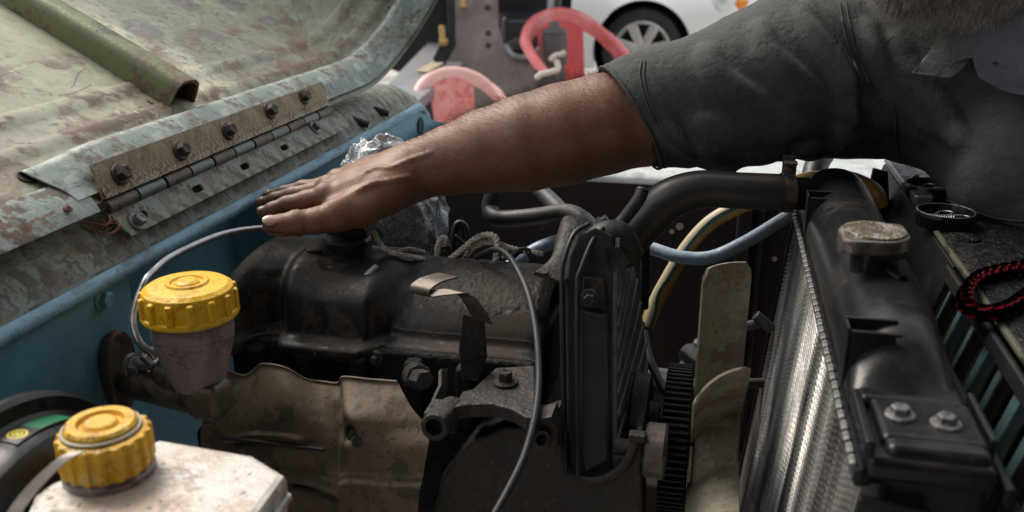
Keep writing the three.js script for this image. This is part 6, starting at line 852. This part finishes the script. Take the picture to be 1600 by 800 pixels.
function skinTint(g) {                                                // darker knuckles, paler thumb ball and nail bed: pigment
  const p = g.attributes.position, c = new Float32Array(p.count * 3);
  for (let i = 0; i < p.count; i++) { const x = p.getX(i), y = p.getY(i), z = p.getZ(i); let k = 1; for (const q of knPts) { const d = Math.hypot(x - q[0], y - q[1], z - q[2]); k -= 0.3 * Math.exp(-d * d / 0.0002); } const th = Math.exp(-(Math.pow((x - thumbB[0]) / 0.02, 2) + Math.pow((y - thumbB[1]) / 0.018, 2) + Math.pow((z - thumbB[2]) / 0.02, 2))); const w = fbm3(x * 70, y * 70, z * 70, 3, 5); for (const q of tipPts) { const d = Math.hypot(x - q[0], y - q[1], z - q[2]); k -= 0.3 * Math.exp(-d * d / 0.0016) * (0.4 + 0.6 * w) ; } k *= 0.86 + 0.28 * w; k = Math.max(0.34, k + 0.35 * th0(x, y, z)); c[3 * i] = Math.min(1, k * (1 + 0.35 * th)); c[3 * i + 1] = Math.min(1, k * (1 + 0.45 * th)); c[3 * i + 2] = Math.min(1, k * (1 + 0.5 * th)); }
  g.setAttribute('color', new THREE.BufferAttribute(c, 3)); return g;
}
const man = thing('person', 'bearded man in grey shirt leaning over radiator with right arm stretched to engine', 'person', V(hips[0], 0, hips[2]));
const mid = (a, b) => [0, 1, 2].map((k) => (a[k] + b[k]) / 2);
const hg = polygonise(handSkin, (() => { const a = J(412, 340, 1.02), b = J(960, 190, 1.05); const m = mid(a, b); return m; })(), 0.235, 160);
const bg = polygonise(bodySdf, [0.42, 0.62, -0.98], 0.66, 84), hd = polygonise(headSdf, headC, 0.2, 84), lg = polygonise(leftSdf, [0.63, 0.72, -0.76], 0.2, 60);
part('body', [hg, bg, hd, lg].map(skinTint), skinMat, man);
// nails
{
  const nm = plain('pale nail', [0.40, 0.25, 0.19], 0.3, { x: { clearcoat: 0.4, clearcoatRoughness: 0.25 }, bump: 0.0001 });
  const nd2 = plain('dirty nail', [0.2, 0.125, 0.095], 0.4);
  const nail = (c, along, nrm, w, l) => { const g = new THREE.SphereGeometry(1, 28, 14, 0, Math.PI * 2, 0, Math.PI / 2); g.scale(w, 0.0016, l); g.deleteAttribute('uv'); const p = g.attributes.position; for (let i = 0; i < p.count; i++) { const x = p.getX(i); p.setY(i, p.getY(i) - x * x * 26); } g.computeVertexNormals(); const Zl = along.clone().normalize(), Y = nrm.clone().addScaledVector(Zl, -nrm.dot(Zl)).normalize(), X = Y.clone().cross(Zl); g.applyMatrix4(M4().makeBasis(X, Y, Zl).setPosition(c)); return g; };
  const tl = V(...thumbB).sub(V(...J(464, 349, 0.992))), nrm = FWD.clone().multiplyScalar(-0.80).addScaledVector(UPW, 0.52).addScaledVector(RGT, -0.1);
  const nd = nrm.clone().addScaledVector(tl.clone().normalize(), -nrm.dot(tl.clone().normalize())).normalize();
  let c = V(...J(422.5, 352.5, 0.985)), s = 0.03; while (s > 0 && handSdf(c.x + nd.x * s, c.y + nd.y * s, c.z + nd.z * s) > 0) s -= 0.0002; c.addScaledVector(nd, s + 0.0002);
  part('thumbnail', nail(c, tl, nd, 0.0072, 0.0082), nm, man, 'pale thumbnail');
  fingers.forEach((f, k) => { const q = f[f.length - 1], a = V(q[0], q[1], q[2]), b = V(q[3], q[4], q[5]), t = b.clone().sub(a); const n0 = V(0, 1, 0.3).addScaledVector(t.clone().normalize(), -V(0, 1, 0.3).dot(t.clone().normalize())).normalize(); let s2 = 0.02; while (s2 > 0 && handSdf(b.x + n0.x * s2, b.y + n0.y * s2, b.z + n0.z * s2) > 0) s2 -= 0.0002; part('fingernail', nail(b.clone().addScaledVector(n0, s2 - 0.0006), t, n0, 0.0042, 0.005), nd2, man); });
}
// hair on the forearm: single tapering hairs
const hairMat = plain('dark arm hair', [0.03, 0.024, 0.02], 0.5), greyHair = plain('grey beard hair', [0.42, 0.41, 0.40], 0.55), brownHair = plain('brown grey beard hair', [0.19, 0.14, 0.12], 0.55);
function hairs(list) {                                                // list of [root, direction, bend, length, width]
  const P = []; for (const [r, d, b, L, w] of list) { const sd = d.clone().cross(FWD).normalize().multiplyScalar(w); const q = (t) => r.clone().addScaledVector(d, L * t).addScaledVector(b, L * t * t); const S = [0, 0.35, 0.7, 1].map(q), W = [1, 0.85, 0.6, 0.15]; for (let i = 0; i < 3; i++) { const a = S[i].clone().addScaledVector(sd, W[i]), a2 = S[i].clone().addScaledVector(sd, -W[i]), c = S[i + 1].clone().addScaledVector(sd, W[i + 1]), c2 = S[i + 1].clone().addScaledVector(sd, -W[i + 1]); P.push(a, a2, c, a2, c2, c); } }
  const g = new THREE.BufferGeometry(); g.setAttribute('position', new THREE.Float32BufferAttribute(P.flatMap((p) => [p.x, p.y, p.z]), 3)); g.computeVertexNormals(); return g;
}
{
  const p = hg.attributes.position, n = hg.attributes.normal, L = [], e = V(...ARM[0][0]), ax = V(...ARM[0][0]).sub(V(...ARM[7][0])).normalize(); let tries = 0;
  while (L.length < 5200 && tries++ < 60000) { const i = Math.floor(rnd() * p.count), r = V().fromBufferAttribute(p, i), nn = V().fromBufferAttribute(n, i), dist = r.clone().sub(e).dot(ax) * -1; if (dist < 0.02) continue; const up = nn.y; const want = up > 0.6 ? 1 : 0.16; if (rnd() > want || dist > 0.30) continue; const d = nn.clone().multiplyScalar(rr(0.5, 1.0)).addScaledVector(ax, rr(-0.1, 0.8)).add(V(rr(-.25, .25), rr(-.25, .25), rr(-.25, .25))).normalize(); const b = ax.clone().multiplyScalar(rr(0, 0.5)).add(V(rr(-.3, .3), rr(-0.3, 0.2), rr(-.3, .3))); L.push([r, d, b, rr(0.005, up > 0.6 ? 0.015 : 0.007), rr(0.00003, 0.000065)]); }
  part('arm_hair', hairs(L), hairMat, man).userData.kind = 'stuff';
}
// beard: many short hairs on chin and jaw
{
  const p = hd.attributes.position, n = hd.attributes.normal, A = [], B = []; let tries = 0; const c0 = V(...chin), j0 = V(...jaw), hc = V(...headC);
  while (A.length + B.length < 26000 && tries++ < 400000) { const i = Math.floor(rnd() * p.count), r = V().fromBufferAttribute(p, i), nn = V().fromBufferAttribute(n, i); const u = r.clone().sub(hc).dot(hf); if (u < 0.045 && r.distanceTo(j0) > 0.07) continue; if (r.distanceTo(V(...neckB)) < 0.06) continue; const d = nn.clone().multiplyScalar(0.9).add(V(rr(-.4, .4), rr(-.75, .1), rr(-.4, .4))).normalize(); const rimHair = nn.dot(FWD) > -0.45; (rnd() < (rimHair ? 0.9 : 0.5) ? A : B).push([r, d, V(rr(-.2, .2), rr(-.5, 0), rr(-.2, .2)), rr(0.006, 0.013), rr(0.00012, 0.00022)]); }
  const bs = polygonise((x, y, z) => { const ux = (x - hc.x) * hf.x + (y - hc.y) * hf.y + (z - hc.z) * hf.z; return Math.max(headSdf(x, y, z) - 0.0035 - 0.003 * (vnoise(x * 160, y * 160, z * 160, 4) - 0.5), Math.min(0.05 - ux, Math.hypot(x - j0.x, y - j0.y, z - j0.z) - 0.062)); }, headC, 0.2, 84); part('beard_mass', bs, grime('grey brown beard', [0.17, 0.135, 0.12], [[[0.3, 0.29, 0.28], 'mid', 0.45, 0.7, 0.6], [[0.09, 0.06, 0.05], 'coarse', 0.5, 0.7, 0.6]], { rough: 0.95, bump: 0.002, period: 0.06 }), man);
  part('beard', [hairs(A)], greyHair, man, 'short grey beard').userData.kind = 'stuff'; part('beard_undergrowth', [hairs(B)], brownHair, man).userData.kind = 'stuff';
  const cap0 = []; const g = polygonise((x, y, z) => Math.max(capD(x, y, z, cap(H(-0.035, -0.012 * faceOut, 0), H(-0.02, -0.03 * faceOut, 0), 0.093)), -((x - headC[0]) * hf.x * -1 + (y - headC[1]) * hf.y * -1 + (z - headC[2]) * hf.z * -1) + 0.0), headC, 0.2, 60); part('hair', g, plain('grey hair', [0.2, 0.195, 0.19], 0.7), man);
  const ew = plain('eye white', [0.6, 0.58, 0.54], 0.2), ei = plain('dark iris', [0.02, 0.014, 0.01], 0.15); for (const s of [1, -1]) { const q = V(...H(0.012, 0.07 * faceOut, 0.03 * s)); const e = new THREE.SphereGeometry(0.0125, 20, 14); e.translate(q.x, q.y, q.z); const eye = part('eye', e, ew, man); const ir = new THREE.SphereGeometry(0.0062, 16, 10); const o = hs.clone().multiplyScalar(faceOut * 0.0078); ir.translate(q.x + o.x, q.y + o.y, q.z + o.z); part('iris', ir, ei, eye); }
}
// --- shirt: cloth over the arm and the torso with folds
const SL = [[968, 183, 1.05, 0.0535], [1010, 170, 1.052, 0.059], [1090, 160, 1.06, 0.066], [1180, 134, 1.075, 0.079], [1265, 112, 1.09, 0.093], [1345, 100, 1.11, 0.107]];
const shirtCaps = []; for (let i = 0; i < SL.length - 1; i++) shirtCaps.push(cap(J(SL[i][0], SL[i][1], SL[i][2]), J(SL[i + 1][0], SL[i + 1][1], SL[i + 1][2]), SL[i][3], SL[i + 1][3]));
const droop = chain([[1050, 225, 1.04, 0.016], [1134, 264, 1.035, 0.006]]).concat(chain([[1134, 264, 1.035, 0.006], [1190, 222, 1.05, 0.018], [1225, 205, 1.06, 0.02]]), chain([[1080, 222, 1.045, 0.02], [1190, 215, 1.055, 0.022]]));
const torsoCaps = [cap(J(1345, 100, 1.11), J(1470, 105, 1.08), 0.107, 0.107), cap(J(1470, 85, 1.08), J(1520, 85, 1.07), 0.105, 0.108), cap(J(1500, 78, 1.07), J(1700, 100, 0.98), 0.112, 0.115), cap(J(1530, 110, 1.06), J(1620, 215, 1.03), 0.1, 0.098), cap(J(1620, 215, 1.03), J(1650, 250, 1.0), 0.098, 0.092), cap(J(1536, 292, 0.98), J(1660, 262, 0.97), 0.036, 0.07), cap(J(1640, 262, 1.0), hips, 0.1, 0.14)];
const hemA = V(...J(945, 118, 1.05)), hemB = V(...J(1024, 250, 1.05)), hemT = hemB.clone().sub(hemA).normalize(), hemN = hemT.clone().cross(FWD).normalize(); if (hemN.dot(RGT) > 0) hemN.negate();   // points out of the sleeve
let creases = null;
const fold = (x, y, z) => {
  const a = (x - EYE.x) * RGT.x + (z - EYE.z) * RGT.z, b = (x * UPW.x + (y - EYE.y) * UPW.y + z * UPW.z), c = x * FWD.x + (y - EYE.y) * FWD.y + z * FWD.z;
  const wx = a + 0.03 * (vnoise(a * 9, b * 9, c * 9, 3) - 0.5), wy = b + 0.04 * (vnoise(a * 7, b * 7, c * 7, 4) - 0.5);
  const tor = sst(0.22, 0.42, a), ang = mixN(-0.45, -1.05, tor), u = wx * Math.cos(ang) + wy * Math.sin(ang), v = -wx * Math.sin(ang) + wy * Math.cos(ang);
  const n1 = vnoise(u * 5, v * mixN(24, 30, tor), c * 5, 11), n2 = vnoise(u * 8 + 4, v * 48, c * 9, 12), n3 = vnoise((u * 0.8 + v * 0.6) * 7, (v * 0.8 - u * 0.6) * 22, c * 6, 14), r = 1 - Math.abs(2 * n1 - 1), q = 1 - Math.abs(2 * n3 - 1);
  return mixN(0.0012, 0.008, tor) * (r * r * r - 0.3) + mixN(0.0006, 0.002, tor) * (q * q * q - 0.25) + 0.0005 * (n2 - 0.5);
};
function shirtSdf(x, y, z) {
  let d = 9; for (const c of shirtCaps) d = smin(d, capD(x, y, z, c), 0.03); for (const c of droop) d = smin(d, capD(x, y, z, c), 0.016); for (const c of torsoCaps) d = smin(d, capD(x, y, z, c), 0.028);
  if (d > 0.03 || d < -0.03) return d;
  if (creases && d < 0.024) for (const c of creases) { const qx = x - c[0], qy = y - c[1], qz = z - c[2]; if (qx * qx + qy * qy + qz * qz < 0.0016) d = smin(d, capD(x, y, z, c), 0.017); }
  const h = (x - hemA.x) * hemN.x + (y - hemA.y) * hemN.y + (z - hemA.z) * hemN.z;               // above 0: beyond the hem
  d -= fold(x, y, z) * sst(0.0, -0.07, h) + 0.0016 * Math.exp(-Math.pow((h + 0.004) / 0.004, 2)) - 0.0022 * Math.exp(-Math.pow((h + 0.034) / 0.004, 2));
  return Math.max(d, h);
}
const cloth = grime('grey green work cloth', [0.060, 0.064, 0.062], [[[0.046, 0.049, 0.049], 'coarse', 0.45, 0.7, 0.5], [[0.078, 0.083, 0.080], 'fine', 0.55, 0.8, 0.3]], { rough: 0.9, period: 0.2 });
cloth.bumpMap = grey((i) => { const x = i & 511, y = i >> 9; return 0.5 + 0.06 * Math.sin(x * Math.PI / 2) * Math.cos(y * Math.PI / 2) + 0.2 * (NZ.fine[i] - 0.5) + 0.6 * (NZ.mid[i] - 0.5); }); cloth.bumpScale = 0.0032; cloth.sheen = 0.25; cloth.sheenRoughness = 0.6;
const trace = (px, py, lift = 0) => { const r = ray(px, py), l = r.length(); let t = 0.6; for (let i = 0; i < 90; i++) { const p = r.clone().multiplyScalar(t).add(EYE), d = shirtSdf(p.x, p.y, p.z); if (d < 0.0006) break; t += Math.max(0.0004, d * 0.6) / l; if (t > 1.5) break; } t = Math.min(t, 1.4); return r.multiplyScalar(t - lift).add(EYE); };
{ // pulled folds, each a soft ridge lying in the cloth
  const C = [[[1104, 78], [1108, 100], [1126, 128], [1180, 160], [1262, 192], [1360, 216]], [[1186, 40], [1200, 84], [1240, 124], [1300, 160], [1392, 196]], [[1256, 4], [1276, 58], [1316, 112], [1376, 166], [1440, 214]], [[1040, 204], [1072, 224], [1130, 232], [1220, 232], [1320, 220]], [[1352, 40], [1372, 96], [1412, 152], [1462, 200]], [[1395, 60], [1425, 120], [1470, 170], [1500, 225]], [[1090, 190], [1150, 206], [1230, 210]]];
  const L = []; for (const c of C) { const n = 22, q = curve(c.map(([x, y]) => V(x, y, 0))).getPoints(n).map((v) => trace(v.x, v.y, -0.0024)); for (let i = 0; i < n; i++) { const r = (t) => 0.0012 + 0.0056 * Math.sin(Math.PI * clamp(t, 0.05, 0.95)); L.push(cap([q[i].x, q[i].y, q[i].z], [q[i + 1].x, q[i + 1].y, q[i + 1].z], r(i / n), r((i + 1) / n))); } } creases = L; }
const sg = polygonise(shirtSdf, mid(J(940, 180, 1.05), J(1700, 180, 1.02)), 0.33, 164, 700000);
const sleeveL = [cap(J(1700, 100, 0.98), shL, 0.118, 0.088), cap(shL, [0.715, 0.935, -0.708], 0.082, 0.072)], mid2 = cap(J(1640, 262, 1.0), hips, 0.1, 0.14);
const sg2 = polygonise((x, y, z) => { let d = 9; for (const c of torsoCaps) d = smin(d, capD(x, y, z, c), 0.028); for (const c of sleeveL) d = smin(d, capD(x, y, z, c), 0.04); return Math.max(d - 0.004 * (fbm3(x * 14, y * 14, z * 14, 2, 3) - 0.5), 0.455 - x, 0.80 - y); }, [0.62, 0.96, -0.86], 0.34, 72);
const shirt = part('shirt', [sg, sg2], cloth, man, 'grey green short sleeved work shirt');
{
  // hem edge and seams follow the cloth
  const hc = hemA.clone().lerp(hemB, 0.5), hemD = hemT.clone().cross(hemN).normalize(), ring = []; for (let i = 0; i < 64; i++) { const a = i / 64 * 6.2832; const dir = hemT.clone().multiplyScalar(Math.cos(a)).addScaledVector(hemD, Math.sin(a)); let s = 0.13; while (s > 0.01) { const p = hc.clone().addScaledVector(dir, s).addScaledVector(hemN, -0.002); if (shirtSdf(p.x, p.y, p.z) < 0) break; s -= 0.0005; } ring.push(hc.clone().addScaledVector(dir, s)); }
  part('sleeve_hem', tube(ring, 0.0015, { closed: true, n: 160, k: 8 }), cloth, shirt);
  const seam = (a, off) => tube(curve(a.map(([x, y]) => V(x, y, 0))).getPoints(40).map((q) => trace(q.x + off, q.y, 0.0002)), 0.0011, { n: 120, k: 6 });
  const sm = plain('dark seam thread', [0.055, 0.057, 0.055], 0.9); sm.bumpScale = 0;
  part('stitched_seam', [seam([[1002, 96], [1000, 120], [1010, 160], [1030, 200], [1060, 232], [1084, 248]], 0), seam([[1008, 96], [1006, 120], [1016, 160], [1036, 198], [1066, 230], [1090, 246]], 0)], sm, shirt);
  part('stitched_seam', [seam([[1312, 4], [1318, 40], [1330, 84], [1348, 130]], 0), seam([[1312, 4], [1318, 40], [1330, 84], [1348, 130]], 10)], sm, shirt);
  part('stitched_seam', [seam([[1478, 312], [1520, 330], [1560, 342], [1598, 346]], 0), seam([[1398, 170], [1400, 210], [1402, 240]], 0)], sm, shirt);
  // collar points and placket: stiff cloth lifted off the chest
  const patch = (rows, lift, nu = 16, nv = 16) => { const P = []; const R = rows.map((r) => r.map(([x, y]) => V(x, y, 0))); for (let j = 0; j <= nv; j++) for (let i = 0; i <= nu; i++) { const q = crInterp(R.map((r) => crInterp(r, i / nu)), j / nv); P.push(trace(q.x, q.y, typeof lift === 'function' ? lift(i / nu, j / nv) : lift)); } 
    const S = P.map((p) => p.clone()); for (let it = 0; it < 3; it++) for (let j = 1; j < nv; j++) for (let i = 1; i < nu; i++) { const k = j * (nu + 1) + i; S[k].add(S[k - 1]).add(S[k + 1]).add(S[k - nu - 1]).add(S[k + nu + 1]).multiplyScalar(0.2); } return thicken(S, nu, nv, 0.0022); };
  const c2 = grime('grey blue work cloth', [0.095, 0.102, 0.118], [[[0.07, 0.076, 0.09], 'coarse', 0.45, 0.7, 0.5]], { rough: 0.9, period: 0.2 }); c2.bumpMap = cloth.bumpMap; c2.bumpScale = 0.0032;
  const c3 = grime('paler collar cloth', [0.105, 0.11, 0.108], [[[0.08, 0.085, 0.084], 'coarse', 0.45, 0.7, 0.5]], { rough: 0.9, period: 0.2 }); c3.bumpMap = cloth.bumpMap; c3.bumpScale = 0.0032;
  const col = part('collar', patch([[[1470, 20], [1490, 15], [1520, 10]], [[1458, 70], [1480, 66], [1521, 62]], [[1440, 98], [1475, 94], [1521, 88]], [[1422, 116], [1470, 122], [1488, 121]]], (u, v) => 0.014 + 0.01 * v), c3, shirt, 'pointed shirt collar');
  part('collar', patch([[[1484, 20], [1505, 10], [1540, 5]], [[1482, 60], [1505, 58], [1538, 56]], [[1484, 90], [1500, 80], [1526, 76]], [[1484, 112], [1496, 96], [1522, 90]]], 0.030), c3, shirt, 'folded collar end');
  part('placket', patch([[[1522, 20], [1560, 15], [1640, 10]], [[1521, 60], [1565, 60], [1640, 70]], [[1522, 96], [1562, 105], [1640, 120]], [[1532, 122], [1575, 142], [1640, 160]]], 0.036), c2, shirt, 'grey blue front edge of the shirt');
  { const p = trace(1557, 98, 0.0385); part('buttonhole', bx(0.010, 0.0022, 0.0022, 0.001, frame(p, RGT.clone().addScaledVector(UPW, 0.2), UPW)), sm, shirt); }
  const tr = grime('dark trousers', [0.03, 0.031, 0.036], [[[0.05, 0.05, 0.055], 'coarse', 0.5, 0.75, 0.5]], { rough: 0.9 }); const tsdf = (x, y, z) => { let d = capD(x, y, z, cap([0.49, 0.86, -1.02], [0.5, 0.82, -1.0], 0.15)); for (const l of legs) { d = smin(d, capD(x, y, z, cap(l[0], l[1], 0.1, 0.078)), 0.05); d = smin(d, capD(x, y, z, cap(l[1], l[2], 0.075, 0.06)), 0.03); } return Math.max(d, 0.06 - y, y - 0.92); };
  part('trousers', polygonise(tsdf, [0.55, 0.5, -1.0], 0.5, 84), tr, man);
  for (const l of legs) part('shoe', tube([V(l[2][0] + 0.05, 0.05, l[2][2]), V(l[2][0] - 0.03, 0.055, l[2][2]), V(l[2][0] - 0.13, 0.045, l[2][2]), V(l[2][0] - 0.21, 0.04, l[2][2])], (t) => 0.048 - 0.008 * t), E.rubber, man);
}
renderer.render(scene, camera);
